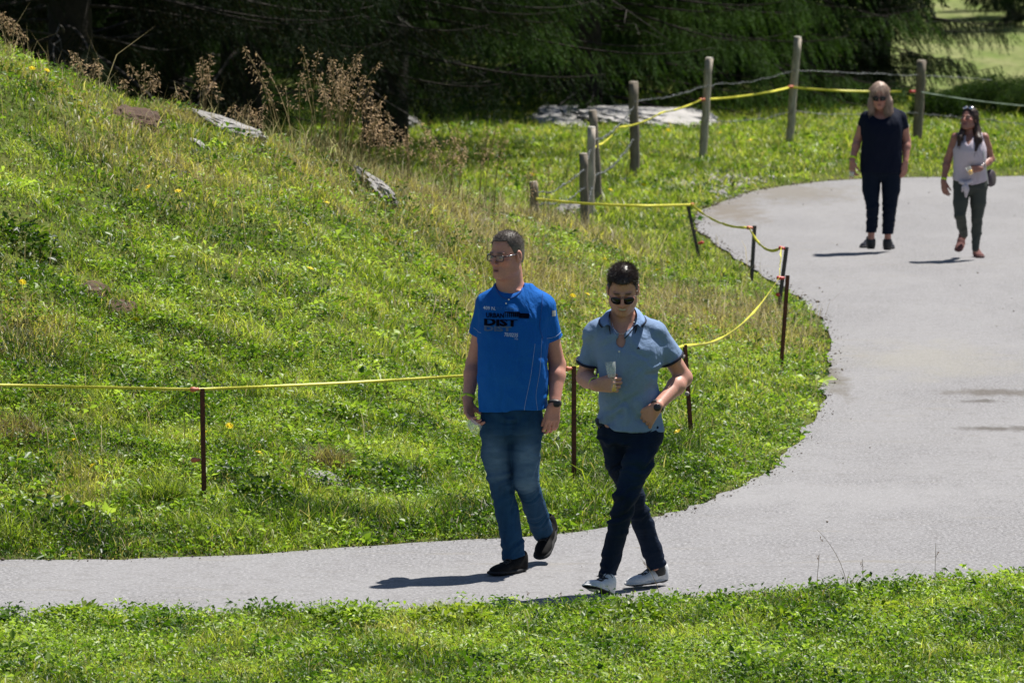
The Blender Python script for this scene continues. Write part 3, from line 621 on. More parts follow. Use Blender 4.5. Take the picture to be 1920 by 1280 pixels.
def spruce_mesh(seed, H, R, low, fine_to, pale=0., bare=0, droop=1.0, tw=1.0):
    """returns crown (twigs with needle sprays), trunk and limbs, all round the origin"""
    r = np.random.default_rng(seed); tp, wd = [], []
    zs = np.linspace(-.3, H, 24); tp.append(tube(np.stack([.1 * np.sin(zs * .3 + seed), .1 * np.cos(zs * .25), zs], 1), np.linspace(.26 if low < 2.5 else .13, .03, 24) * (H / 16) ** .5, 9))
    SP = []
    z = low; 
    while z < H - .4:
        fine = z < fine_to; nb = int(r.integers(5, 8)) if fine else int(r.integers(4, 6))
        for _ in range(nb):
            a = r.uniform(0, 2 * np.pi); prof = (1 - z / H) ** .62 * min(1, .8 + z * .2); L = R * prof * r.uniform(.75, 1.15) + .15; n = 14
            t = np.linspace(0, 1, n); dr = droop * r.uniform(.25, .5) * (1 - .6 * z / H)
            out = L * t; up = L * (.10 * t - dr * t ** 1.5 + .16 * t ** 4)
            bend = r.normal(0, .12) * t ** 2 * L
            pts = np.stack([np.cos(a) * out - np.sin(a) * bend, np.sin(a) * out + np.cos(a) * bend, z + r.uniform(-.15, .15) + up], 1)
            tp.append(tube(pts, np.linspace(.022, .004, n) * (L / 3) ** .7, 5))
            m = int(L * (30 if fine else 10)); tt = r.uniform(.12, 1, m) ** .8; c = np.stack([np.interp(tt, t, pts[:, k]) for k in range(3)], 1)
            side = np.where(r.random(m) < .5, -1, 1); ang = a + side * r.uniform(.5, 1.2, m); tl = (r.uniform(.25, .75, m) * (1.15 - tt * .6)) * (1 if fine else 1.5) * tw
            hang = r.uniform(.5, 1.5, m)
            e = c + np.stack([np.cos(ang) * tl * .75, np.sin(ang) * tl * .75, -tl * hang * .8], 1)
            SP.append((c, e, np.full(m, fine)))
        z += .32 if fine else .62
    c = np.concatenate([s[0] for s in SP]); e = np.concatenate([s[1] for s in SP]); fi = np.concatenate([s[2] for s in SP])
    out = []
    for fl, per, nl, nw in ((True, 30, .052, .0085), (False, 11, .18, .045)):
        k = fi == fl; a_, b_ = c[k], e[k]; m = len(a_)
        if not m: continue
        tt = (np.tile((np.arange(per) + .5) / per, (m, 1)) + r.normal(0, .03, (m, per)))[..., None]
        pt = (a_[:, None] * (1 - tt) + b_[:, None] * tt); pt[..., 2] -= (tt[..., 0] ** 2) * .06
        ax = (b_ - a_) / (np.linalg.norm(b_ - a_, axis=1)[:, None] + 1e-9); q = r.normal(0, 1, (m, per, 3)); q -= (q * ax[:, None]).sum(-1, keepdims=True) * ax[:, None]
        q /= np.linalg.norm(q, axis=-1, keepdims=True) + 1e-9; d = ax[:, None] * .85 + q * .5; d /= np.linalg.norm(d, axis=-1, keepdims=True)
        s = np.cross(d, r.normal(0, 1, (m, per, 3))); s /= np.linalg.norm(s, axis=-1, keepdims=True) + 1e-9
        ln = nl * r.uniform(.6, 1.3, (m, per, 1)); pt = pt.reshape(-1, 3); d = (d * ln).reshape(-1, 3); s = s.reshape(-1, 3) * nw * .5
        V = np.stack([pt - s, pt + s, pt + d + s * .3, pt + d - s * .3], 1).reshape(-1, 3); n_ = len(pt)
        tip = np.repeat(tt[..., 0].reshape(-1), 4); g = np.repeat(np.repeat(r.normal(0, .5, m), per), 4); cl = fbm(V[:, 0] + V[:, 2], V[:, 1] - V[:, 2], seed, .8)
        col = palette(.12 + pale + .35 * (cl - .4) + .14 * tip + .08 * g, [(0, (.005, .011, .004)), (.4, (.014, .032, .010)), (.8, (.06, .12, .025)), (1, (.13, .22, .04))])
        out.append((V, [np.arange(n_ * 4).reshape(-1, 4)], col))
        for i in range(0, m, 1 if fl else 3): pass
        V2 = np.stack([a_ - [0, 0, .004], a_ + [0, 0, .004], b_ - [0, 0, .06]], 1).reshape(-1, 3); out.append((V2, [np.arange(m * 3).reshape(-1, 3)], np.tile([.06, .04, .025], (m * 3, 1))))
    dead = []
    for i in range(bare):
        a = r.uniform(np.pi * .9, np.pi * 2.1); L = R * r.uniform(.5, 1.0); z0 = r.uniform(.8, 4.2); t = np.linspace(0, 1, 14)
        x = L * t; up = .3 * L * t - .5 * L * t ** 2 + r.normal(0, .04, 14).cumsum() * .5; wv = r.normal(0, .06, 14).cumsum() * t
        pts = np.stack([np.cos(a) * x - np.sin(a) * wv, np.sin(a) * x + np.cos(a) * wv, z0 + up], 1); dead.append(tube(pts, np.linspace(.014, .004, 14), 5))
        for _ in range(5):
            j = int(r.integers(4, 12)); q = pts[j] + np.cumsum(r.normal(0, .06, (6, 3)) + np.array([np.cos(a) * .07, np.sin(a) * .07, -.08]), 0); dead.append(tube(np.vstack([pts[j], q]), np.linspace(.006, .003, 7), 4))
    return merge(out), merge(tp), merge(dead) if dead else None
PROTO = {}
def raw_mesh(name, V, F, mat, col=None, smooth=False):
    o = mesh_obj(name, V, F, mat, smooth=smooth, col=col); me = o.data; bpy.data.objects.remove(o); return me
def spruce(kind, px, d, rot, lb, sc=1.0, dz=0):
    if kind not in PROTO:
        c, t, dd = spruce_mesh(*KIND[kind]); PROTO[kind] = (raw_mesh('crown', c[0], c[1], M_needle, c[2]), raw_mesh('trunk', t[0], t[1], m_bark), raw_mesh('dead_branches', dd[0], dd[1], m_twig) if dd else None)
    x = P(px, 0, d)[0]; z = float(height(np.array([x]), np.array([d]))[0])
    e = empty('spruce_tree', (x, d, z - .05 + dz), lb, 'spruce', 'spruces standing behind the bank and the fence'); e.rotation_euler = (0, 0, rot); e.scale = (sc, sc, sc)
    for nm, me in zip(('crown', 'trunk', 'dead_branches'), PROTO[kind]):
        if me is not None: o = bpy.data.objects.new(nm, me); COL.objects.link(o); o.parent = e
KIND = {'big': (1, 24, 4.7, 1.9, 6.0, .30, 6, .85), 'bare': (2, 19, 4.2, 1.6, 4.0, -.12, 12), 'low': (3, 16, 3.4, .5, 3.6, .42, 0), 'far': (4, 15, 3.3, .3, .3, -.1, 0), 'edge': (5, 17, 1.9, .35, 4.2, .0, 0, .7, .8)}  # pale value raised where boughs should look sunlit, lowered for gloomy trees
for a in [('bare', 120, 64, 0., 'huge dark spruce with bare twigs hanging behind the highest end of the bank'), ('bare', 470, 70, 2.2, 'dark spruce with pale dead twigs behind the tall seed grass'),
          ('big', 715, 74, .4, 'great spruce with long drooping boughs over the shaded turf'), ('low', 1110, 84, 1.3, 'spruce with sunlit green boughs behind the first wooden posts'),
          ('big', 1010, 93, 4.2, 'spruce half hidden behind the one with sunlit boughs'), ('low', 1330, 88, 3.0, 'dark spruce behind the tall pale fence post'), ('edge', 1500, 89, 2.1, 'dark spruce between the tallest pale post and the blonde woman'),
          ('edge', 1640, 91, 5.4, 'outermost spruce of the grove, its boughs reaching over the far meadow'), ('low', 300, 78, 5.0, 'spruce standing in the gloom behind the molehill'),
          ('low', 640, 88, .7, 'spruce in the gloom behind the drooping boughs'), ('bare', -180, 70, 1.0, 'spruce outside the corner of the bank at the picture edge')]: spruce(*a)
k = 0
ROWN = ['in the second row of the grove', 'in the third row of the grove', 'deep inside the grove', 'at the very back of the grove']
HUE = ['slender', 'broad', 'leaning', 'dense', 'ragged', 'tall', 'short', 'heavy']
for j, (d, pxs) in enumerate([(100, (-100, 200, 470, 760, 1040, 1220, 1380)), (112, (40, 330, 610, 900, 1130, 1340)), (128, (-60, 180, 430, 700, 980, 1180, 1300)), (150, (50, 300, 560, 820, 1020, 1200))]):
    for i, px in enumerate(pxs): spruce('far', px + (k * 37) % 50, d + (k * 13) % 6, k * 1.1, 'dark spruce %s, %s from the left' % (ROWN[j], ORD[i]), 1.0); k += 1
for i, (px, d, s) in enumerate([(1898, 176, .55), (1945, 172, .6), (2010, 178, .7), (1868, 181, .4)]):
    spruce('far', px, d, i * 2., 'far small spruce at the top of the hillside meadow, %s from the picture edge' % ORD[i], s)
def shrub(px, d, rx, rz, lb, seed):
    r = np.random.default_rng(seed); x0 = P(px, 0, d)[0]; z0 = gz(x0, d); n = 15000; u = r.normal(0, 1, (n, 3)); u /= np.linalg.norm(u, axis=1)[:, None]; u *= r.uniform(.35, 1, n)[:, None] ** .5
    lump = .75 + .5 * fbm(u[:, 0] * 2 + 5, u[:, 2] * 2, seed, 1.5); c = np.stack([x0 + u[:, 0] * rx * lump, d + u[:, 1] * rx * .7, z0 + np.abs(u[:, 2]) * rz * lump], 1)
    V, F, C = leaves(c, r.uniform(.03, .07, n), r.uniform(.007, .013, n), r.uniform(0, 6.28, n), r.normal(.5, .5, n), palette(r.normal(.25, .2, n), [(0, (.012, .026, .008)), (.5, (.035, .07, .018)), (1, (.11, .16, .03))]), seed)
    e = empty('low_shrub', (x0, d, z0), lb, 'shrub', 'low dark shrubs at the foot of the far meadow'); mesh_obj('foliage', V, F, M_needle, e, smooth=False, col=C)
    st = merge([tube(np.array([[x0, d, z0 - .05], [x0 + math.cos(a) * rx * .3, d, z0 + rz * .4], [x0 + math.cos(a) * rx * .6, d + .1, z0 + rz * .7]]), [.03, .02, .01], 5) for a in (0.2, 1.4, 2.6)])
    mesh_obj('branches', *st[:2], m_bark, e)
shrub(1760, 84, .5, .42, 'low dark shrub between the two women', 31); shrub(1880, 86, .75, .62, 'rounded dark shrub right of the woman in white, at the picture edge', 32)
shrub(1825, 88, .6, .38, 'flat dark shrub behind the woman in white', 33); shrub(1975, 85, .8, .7, 'dark shrub just outside the picture edge', 34)

# ---------------------------------------------------------------- fence posts, barbed wire, rusty stakes and tape
def wood(name, c):
    m, n, b = nodes(name); v = objco(n, (1, 1, .12)); f = noise(n, v, 55, 6, .65, .3); g = noise(n, objco(n), 7, 4)
    x = ramp(n, f, [(.3, tuple(a * .45 for a in c)), (.55, c), (.8, tuple(a * 1.35 for a in c))]); x = mix(n, ramp(n, g, [(.4, (0, 0, 0)), (.7, (.6, .6, .6))]), x, tuple(a * .5 for a in c))
    n.links.new(x, b.inputs['Base Color']); b.inputs['Roughness'].default_value = .9; bump(n, b, f, .8, .01); return m
m_wp = wood('pale weathered wood', (.52, .45, .37)); m_wd = wood('dark weathered wood', (.24, .20, .155)); m_end = plain('pale sawn end', (.62, .58, .52), .9)
GW = 'round wooden fence posts by the bend'
post_at = {}
def post(key, tx, ty, bx, by, d, rad, lb, pale=True):
    top = P(tx, ty, d); bot = P(bx, by, d); bot[2] = gz(bot[0], bot[1]) - .08 if abs(gz(bot[0], bot[1]) - bot[2]) < .5 else bot[2] - .15
    r = np.random.default_rng(int(tx)); n = 9; t = np.linspace(0, 1, n)[:, None]; pts = bot * (1 - t) + top * t; pts[1:-1, :2] += r.normal(0, .004, (n - 2, 2))
    e = empty('fence_post', bot, lb, 'fence post', GW); rr = rad * np.linspace(1.08, 1, n) * (1 + r.normal(0, .02, n)); V, F, _ = tube(pts, rr, 14)
    mesh_obj('shaft', V, F, m_wp if pale else m_wd, e)
    ax = (top - bot) / np.linalg.norm(top - bot); V, F, _ = tube(np.array([top + ax * .001, top + ax * .012, top + ax * .016]), [rad * .99, rad * .93, rad * .6], 14); mesh_obj('sawn_end', V, F, m_end if pale else m_wp, e)
    post_at[key] = (bot, top); return e
post('a', 1188, 155, 1190, 341, 68, .058, 'dark wooden post standing alone left of the pale posts, in front of the limestone slab', False)
post('b', 1330, 110, 1316, 302, 71.5, .050, 'pale wooden post leaning slightly right, between the lone dark post and the tallest one')
post('c', 1496, 71, 1479, 279, 75, .052, 'tallest pale wooden post, leaning right, nearer the blonde woman')
post('d', 1728, 115, 1719, 271, 76, .062, 'dark wooden post behind the shoulder of the blonde woman', False)
post('e', 1111, 209, 1124, 376, 62, .046, 'dark wooden post leaning left behind the two short ones', False)
post('f', 1109, 240, 1106, 408, 59, .044, 'greyish wooden post in the middle of the cluster of three', True)
post('g', 1094, 290, 1098, 441, 56, .042, 'shortest wooden post, front of the cluster of three', False)
post('h', 1000, 343, 1006, 392, 53, .040, 'dark wooden stump where the yellow tape ends in the tall stalks', False)
def on_post(k, f): b_, t_ = post_at[k]; return b_ * (1 - f) + t_ * f
m_wire = plain('galvanised wire', (.17, .18, .19), .5, metal=.6, var=.3, bmp=0)
def barbed(pts, lb, seed, rad=.0042):
    """two strands twisted round each other with barbs"""
    pts = catmull(pts, 40); L = np.concatenate([[0], np.cumsum(np.linalg.norm(np.diff(pts, axis=0), axis=1))]); m = int(L[-1] / .012); s = np.linspace(0, L[-1], m)
    c = np.stack([np.interp(s, L, pts[:, k]) for k in range(3)], 1); r = np.random.default_rng(seed); c[:, 2] += (fbm(s, s * 0, seed, 3.) - .5) * .05
    out = []
    for ph in (0, math.pi): a = s * 60 + ph; out.append(tube(c + np.stack([0 * a, np.cos(a), np.sin(a)], 1) * .0035, rad * .5, 4))
    for k in range(4, m - 4, 9):
        for _ in range(2): u = r.normal(0, 1, 3); u /= np.linalg.norm(u); out.append(tube(np.array([c[k] - u * .02, c[k], c[k] + u * .02]), .0028, 3))
    V, F, _ = merge(out); tag(mesh_obj('barbed_wire', V, F, m_wire, loc=c[0]), lb, 'barbed wire', 'barbed wires strung between the wooden posts')
def sag(a, b, s, k=5): t = np.linspace(0, 1, k)[:, None]; return list(a * (1 - t) + b * t - np.array([0, 0, 1]) * s * 4 * t * (1 - t))
FR = np.array([0, -.06, 0])
barbed(sag(P(1190, 190, 67.9), P(1328, 160, 71.4), .03) + sag(P(1328, 160, 71.4), P(1487, 133, 74.9), .05)[1:] + sag(P(1487, 133, 74.9), P(1722, 141, 75.9), .0)[1:] + [P(1860, 150, 79)], 'upper barbed wire running past the tops of the pale posts', 1)
barbed(sag(P(1322, 226, 71.4), P(1482, 210, 74.9), .06) + sag(P(1482, 210, 74.9), P(1722, 213, 75.9), .03)[1:] + [P(1940, 235, 80)], 'lower barbed wire between the pale posts at half height', 2)
barbed(sag(P(1010, 362, 53), P(1094, 318, 55.9), .06) + sag(P(1094, 318, 55.9), P(1111, 265, 60), .02)[1:] + sag(P(1111, 265, 60), P(1188, 200, 67.9), .08)[1:], 'upper barbed wire sagging from the stump to the lone dark post', 3)
barbed(sag(P(1010, 382, 53), P(1096, 355, 55.9), .05) + sag(P(1096, 395, 55.9), P(1116, 330, 60), .02)[1:] + sag(P(1116, 330, 60), P(1188, 260, 67.9), .08)[1:], 'lower slack barbed wire through the cluster of three posts', 4)

# rusty stakes
m_rust, n, b = nodes('rusty steel'); v = objco(n); f = noise(n, v, 60, 6, .7); n.links.new(ramp(n, f, [(.3, (.03, .014, .010)), (.55, (.115, .036, .016)), (.8, (.24, .085, .03))]), b.inputs['Base Color']); b.inputs['Roughness'].default_value = .85; b.inputs['Metallic'].default_value = .15; bump(n, b, f, .7, .004)
m_sdark = plain('dark steel', (.05, .045, .045), .6, metal=.3, var=.4)
m_ins = plain('orange plastic insulator', (.62, .17, .085), .5, var=.3, sc=30); m_grey = plain('grey plastic bracket', (.35, .30, .27), .6); m_red = plain('red plastic insulator', (.55, .05, .05), .45)
GS = 'thin steel stakes holding the yellow tape'
stake_at = {}
def stake(key, tx, ty, bx, by, lb, d=None, w=.011, mat=None, ins=(), dark=False):
    if d is None: q = on_ground(bx, by); d = q[1]
    top = P(tx, ty, d); bot = P(bx, by, d); bot = bot + (bot - top) / np.linalg.norm(bot - top) * .09
    e = empty('fence_stake', bot, lb, 'stake', GS); ax = (top - bot) / np.linalg.norm(top - bot); sx = np.array([.92, .38, 0]); sx -= ax * (sx @ ax); sx /= np.linalg.norm(sx); sy = np.cross(ax, sx)
    # an angle profile: two thin flanges
    t = .0035 * w / .011; prof = [(-w, -w), (w, -w), (w, -w + t), (-w + t, -w + t), (-w + t, w), (-w, w)]; V = []
    for p0 in (bot, top): V += [p0 + sx * a + sy * c for a, c in prof]
    F = [(i, (i + 1) % 6, (i + 1) % 6 + 6, i + 6) for i in range(6)] + [(3, 2, 1, 0), (5, 4, 3, 0), (6, 7, 8, 9), (6, 9, 10, 11)]
    mesh_obj('shaft', V, F, mat or m_rust, e, smooth=False)
    for fx, fy, mt in ins:
        q = P(fx, fy, d - .03); s0 = bot + ax * ((q - bot) @ ax); n_ = q - s0; L = np.linalg.norm(n_); n_ /= L; s = w / .011
        V1, F1, _ = tube(np.array([s0, s0 + n_ * L * .45]), .0045 * s, 6); br = mesh_obj('insulator', *tube(np.array([s0 + n_ * L * .35, s0 + n_ * L * .5, s0 + n_ * L * .58, s0 + n_ * L * .95, s0 + n_ * L * 1.25, s0 + n_ * L * 1.3]), np.array([.006, .012, .009, .0155, .013, .004]) * s, 9)[:2], mt, e)
        mesh_obj('bracket', V1, F1, m_grey, br)
    stake_at[key] = (bot, top, d); return e
stake('1', 379, 728, 383, 945, 'rusty stake standing alone on the bank with two orange insulators', ins=((362, 730, m_ins), (364, 862, m_ins)))
stake('2', 1076, 686, 1076, 905, 'rusty stake between the two walking men', ins=((1064, 691, m_ins),))
stake('3', 1284, 646, 1297, 832, 'rusty stake leaning behind the elbow of the man in the polo shirt', ins=((1279, 668, m_grey), (1288, 738, m_grey)))
stake('4', 1477, 516, 1464, 697, 'rusty stake on the bend, nearest to the asphalt', w=.0115, ins=((1461, 521, m_red),))
stake('5', 1475, 463, 1459, 585, 'dark stake with a red insulator behind the rusty one on the bend', mat=m_sdark, ins=((1464, 465, m_red), (1458, 552, m_red)), w=.013)
stake('6', 1415, 423, 1408, 541, 'dark upright stake on the bend, second one up the road', mat=m_sdark, ins=((1404, 427, m_ins),), w=.013)
stake('7', 1289, 383, 1312, 487, 'dark leaning stake where the yellow tape turns towards the tall stalks', mat=m_sdark, ins=((1298, 383, m_ins), (1316, 455, m_red)), w=.012)
# tape
m_tape, n, b = nodes('yellow polythene tape'); v = objco(n, (1, 1, 1)); f = noise(n, v, 90, 2); n.links.new(ramp(n, f, [(.3, (.52, .48, .02)), (.7, (.85, .80, .10))]), b.inputs['Base Color']); b.inputs['Roughness'].default_value = .45
GTp = 'lengths of yellow electric fence tape'
def tape(pts, lb, seed, hw=.0085, mat=None):
    pts = catmull(pts, 24); n = len(pts); r = np.random.default_rng(seed); s = np.concatenate([[0], np.cumsum(np.linalg.norm(np.diff(pts, axis=0), axis=1))])
    a = (fbm(s, s * 0, seed, 1.3) - .5) * 3.0; t = np.gradient(pts, axis=0); t /= np.linalg.norm(t, axis=1)[:, None]; up = np.array([0, 0, 1.]) - t * t[:, 2:3]; up /= np.linalg.norm(up, axis=1)[:, None]; sd = np.cross(t, up)
    w_ = (up * np.cos(a)[:, None] + sd * np.sin(a)[:, None]) * hw; th = (sd * np.cos(a)[:, None] - up * np.sin(a)[:, None]) * .0006
    V = np.stack([pts + w_ + th, pts + w_ - th, pts - w_ - th, pts - w_ + th], 1).reshape(-1, 3); i = np.arange(n - 1)[:, None] * 4; j = np.arange(4)[None]; F = np.stack([i + j, i + (j + 1) % 4, i + 4 + (j + 1) % 4, i + 4 + j], -1).reshape(-1, 4)
    tag(mesh_obj('fence_tape', V, F, mat or m_tape, loc=pts[0], smooth=False), lb, 'fence tape', GTp)
D = {k: v[2] - .03 for k, v in stake_at.items()}
tape(sag(P(-160, 718, D['1'] - .3), P(362, 730, D['1']), .0), 'yellow tape from the picture edge to the lone rusty stake', 1)
tape(sag(P(366, 730, D['1']), P(1064, 690, D['2']), .012), 'yellow tape from the lone rusty stake passing behind the man in blue', 2)
tape(sag(P(1066, 690, D['2']), P(1282, 648, D['3']), .02), 'yellow tape behind the man in the polo shirt', 3)
tape(sag(P(1282, 648, D['3']), P(1461, 521, D['4']), .14), 'yellow tape sagging from the leaning stake up to the bend', 4, .010)
tape(sag(P(1461, 521, D['4']), P(1465, 465, D['5']), .01), 'short steep yellow tape joining the two stakes on the bend', 5, .013)
tape(sag(P(1465, 465, D['5']), P(1404, 427, D['6']), .09), 'yellow tape loop between the two dark stakes on the bend', 6, .013)
tape(sag(P(1404, 427, D['6']), P(1297, 384, D['7']), .06), 'yellow tape sagging over the edge of the asphalt', 7, .013)
tape(sag(P(1297, 384, D['7']), P(1005, 373, 52.9), .03), 'nearly level yellow tape to the dark stump', 8, .013)
tape(sag(P(1005, 373, 52.9), P(1118, 275, 61.9), .05) [3:] + sag(P(1118, 275, 61.9), P(1160, 240, 65), .03)[1:] + sag(P(1160, 240, 65), P(1240, 212, 68), .03)[1:] + sag(P(1240, 212, 68), P(1316, 187, 71.4), .02)[1:], 'yellow tape climbing past the lone dark post', 9, .013)
tape(sag(P(1316, 187, 71.4), P(1482, 164, 74.9), .03), 'yellow tape between the two pale posts', 10, .015)
tape(sag(P(1482, 164, 74.9), P(1690, 172, 75.8), .02), 'yellow tape behind the head of the blonde woman', 11, .015)
m_ptape = plain('bleached tape', (.20, .26, .20), .6)
tape(sag(P(1728, 173, 75.8), P(2050, 205, 84), .05), 'bleached pale tape crossing in front of the far meadow', 12, .006, m_ptape)
for nm, px, py, d, mt, lb in (('insulator', 1711, 172, 75.8, m_red, 'red insulator on the dark post behind the blonde woman'), ('insulator', 1316, 187, 71.35, m_ins, 'orange insulator on the pale post in the middle'), ('insulator', 1482, 163, 74.85, m_ins, 'orange insulator on the tallest pale post')):
    q = P(px, py, d); tag(mesh_obj(nm, *tube(np.array([q - [.045, 0, 0], q - [.02, 0, 0], q, q + [.04, 0, 0]]), [.012, .022, .016, .02], 8)[:2], mt, loc=q), lb, 'insulator')
# ---------------------------------------------------------------- figures: distance-field modelling
class Field:
    def __init__(s, lo, hi, h):
        s.h = h; s.lo = np.array(lo, float); n = np.ceil((np.array(hi) - s.lo) / h).astype(int) + 1; s.n = n
        s.D = np.full(n, 1.0, dtype=np.float32); s.ax = [(s.lo[k] + np.arange(n[k]) * h).astype(np.float32) for k in range(3)]
    def _sub(s, lo, hi):
        a = np.clip(np.floor((np.array(lo) - s.lo) / s.h).astype(int), 0, s.n); b = np.clip(np.ceil((np.array(hi) - s.lo) / s.h).astype(int) + 1, 0, s.n)
        if (b <= a).any(): return None
        return tuple(slice(i, j) for i, j in zip(a, b)), (s.ax[0][a[0]:b[0], None, None], s.ax[1][None, a[1]:b[1], None], s.ax[2][None, None, a[2]:b[2]])
    def put(s, prim, k=.012, op='add'):
        f, lo, hi = prim; m = k + 3 * s.h; q = s._sub(np.array(lo) - m, np.array(hi) + m)
        if q is None: return
        sl, (X, Y, Z) = q; d = f(X, Y, Z).astype(np.float32); A = s.D[sl]; k = np.float32(max(k, 1e-4))
        if op == 'add': h = np.clip(.5 + .5 * (A - d) / k, 0, 1); s.D[sl] = A * (1 - h) + d * h - k * h * (1 - h)
        elif op == 'cut': h = np.clip(.5 - .5 * (A + d) / k, 0, 1); s.D[sl] = A * (1 - h) - d * h + k * h * (1 - h)
    def cut_plane(s, p, n, lo=None, hi=None):
        """remove what lies on the side the normal points to (within a box)"""
        p = np.array(p); n = np.array(n, float); n /= np.linalg.norm(n); lo = s.lo if lo is None else lo; hi = s.lo + s.n * s.h if hi is None else hi
        sl, (X, Y, Z) = s._sub(lo, hi); d = ((X - p[0]) * n[0] + (Y - p[1]) * n[1] + (Z - p[2]) * n[2]).astype(np.float32); s.D[sl] = np.maximum(s.D[sl], d)
    def mesh(s, relax=2):
        D = s.D; D[0] = D[-1] = 1; D[:, 0] = D[:, -1] = 1; D[:, :, 0] = D[:, :, -1] = 1
        I = D < 0; n = s.n; c = np.zeros(n - 1, np.int8)
        cs = [(i, j, k) for i in (0, 1) for j in (0, 1) for k in (0, 1)]
        for i, j, k in cs: c += I[i:n[0] - 1 + i, j:n[1] - 1 + j, k:n[2] - 1 + k]
        act = (c > 0) & (c < 8); A = np.argwhere(act); idx = np.full(n - 1, -1, np.int32); idx[act] = np.arange(len(A))
        acc = np.zeros((len(A), 3)); cnt = np.zeros(len(A))
        val = {q: D[A[:, 0] + q[0], A[:, 1] + q[1], A[:, 2] + q[2]] for q in cs}
        for p in cs:
            for ax in range(3):
                if p[ax]: continue
                q = list(p); q[ax] = 1; q = tuple(q); a, b = val[p], val[q]; x = (a < 0) != (b < 0)
                t = np.where(x, a / np.where(x, a - b, 1), 0); v = np.tile(np.array(p, float), (len(A), 1)); v[:, ax] += t; acc[x] += v[x]; cnt += x
        V = s.lo + (A + acc / cnt[:, None]) * s.h; F = []
        for ax in range(3):
            o = [(a) for a in range(3) if a != ax]; sl0 = [slice(None)] * 3; sl1 = [slice(None)] * 3; sl0[ax] = slice(0, n[ax] - 1); sl1[ax] = slice(1, n[ax])
            a, b = I[tuple(sl0)], I[tuple(sl1)]; E = np.argwhere(a != b); s_ = a[E[:, 0], E[:, 1], E[:, 2]]
            u = np.zeros(3, int); v = np.zeros(3, int); u[(ax + 1) % 3] = 1; v[(ax + 2) % 3] = 1
            g = [idx[tuple((E - d).T)] for d in (u * 0, u, u + v, v)]; Q = np.stack(g, 1); Q[~s_] = Q[~s_][:, ::-1]; F.append(Q)
        F = np.concatenate(F)
        for _ in range(relax):
            W = np.zeros_like(V); k = np.zeros(len(V))
            for a in range(4):
                i, j = F[:, a], F[:, (a + 1) % 4]; np.add.at(W, i, V[j]) if False else None
                for c_ in range(3): W[:, c_] += np.bincount(i, V[j, c_], len(V)) + np.bincount(j, V[i, c_], len(V))
                k += np.bincount(i, minlength=len(V)) + np.bincount(j, minlength=len(V))
            V = V * .5 + .5 * W / k[:, None]
        return V, F
def cone(a, b, ra, rb, flat=None):
    """tapered limb; flat = (axis vector, factor < 1) squeezes it along that axis"""
    a = np.array(a, float); b = np.array(b, float); m = max(ra, rb); lo = np.minimum(a, b) - m; hi = np.maximum(a, b) + m; ba = b - a; L2 = ba @ ba + 1e-12
    def f(X, Y, Z):
        x, y, z = X - a[0], Y - a[1], Z - a[2]; t = np.clip((x * ba[0] + y * ba[1] + z * ba[2]) / L2, 0, 1)
        x = x - ba[0] * t; y = y - ba[1] * t; z = z - ba[2] * t
        if flat is not None:
            u = np.array(flat[0], float); u /= np.linalg.norm(u); q = (x * u[0] + y * u[1] + z * u[2]) * (1 / flat[1] - 1); x = x + u[0] * q; y = y + u[1] * q; z = z + u[2] * q
            return (np.sqrt(x * x + y * y + z * z) - (ra + (rb - ra) * t)) * (flat[1] * .6 + .4)
        return np.sqrt(x * x + y * y + z * z) - (ra + (rb - ra) * t)
    return f, lo, hi
def ell(c, r, R=None):
    c = np.array(c, float); r = np.array(r, float); R = np.eye(3) if R is None else np.array(R); m = r.max()
    e = np.abs(R.T) @ r
    def f(X, Y, Z):
        x, y, z = X - c[0], Y - c[1], Z - c[2]; q = [(x * R[k][0] + y * R[k][1] + z * R[k][2]) / r[k] for k in range(3)]
        k0 = np.sqrt(q[0] ** 2 + q[1] ** 2 + q[2] ** 2); k1 = np.sqrt((q[0] / r[0]) ** 2 + (q[1] / r[1]) ** 2 + (q[2] / r[2]) ** 2) + 1e-6
        return k0 * (k0 - 1) / k1
    return f, c - e, c + e
def loft(rings, yaw=0., pw=2.3):
    """rings of (z, cx, cy, rx, ry), bottom to top"""
    rings = sorted(rings); A = np.array(rings, float); zz = np.linspace(A[0, 0], A[-1, 0], 80)
    # smooth interpolation through the rings
    def sm(k):
        v = np.interp(zz, A[:, 0], A[:, k]); w_ = np.ones(7) / 7; p = np.pad(v, 3, mode='edge'); return np.convolve(p, w_, 'valid')
    T = [sm(k) for k in range(1, 5)]; ca, sa = math.cos(yaw), math.sin(yaw); m = A[:, 3:5].max(); lo = np.array([A[:, 1].min() - m, A[:, 2].min() - m, A[0, 0]]); hi = np.array([A[:, 1].max() + m, A[:, 2].max() + m, A[-1, 0]])
    def f(X, Y, Z):
        z = Z.ravel(); cx, cy, rx, ry = [np.interp(z, zz, t)[None, None, :] for t in T]
        x = X - cx; y = Y - cy; x, y = x * ca + y * sa, -x * sa + y * ca
        s_ = (np.abs(x / rx) ** pw + np.abs(y / ry) ** pw) ** (1 / pw); d = (s_ - 1) * np.minimum(rx, ry)
        return np.maximum(d, np.maximum(Z - A[-1, 0], A[0, 0] - Z))
    return f, lo, hi
def frame(F_, up=(0, 0, 1)):
    """rows: side (to the figure's left), forward, up"""
    F_ = np.array(F_, float); F_ /= np.linalg.norm(F_); s = np.cross(np.array(up, float), F_); s /= np.linalg.norm(s); return np.array([s, F_, np.cross(F_, s)])
def rot(v, k, a):
    k = k / np.linalg.norm(k); return v * math.cos(a) + np.cross(k, v) * math.sin(a) + k * (k @ v) * (1 - math.cos(a))

def V3(*a): return np.array(a, float)
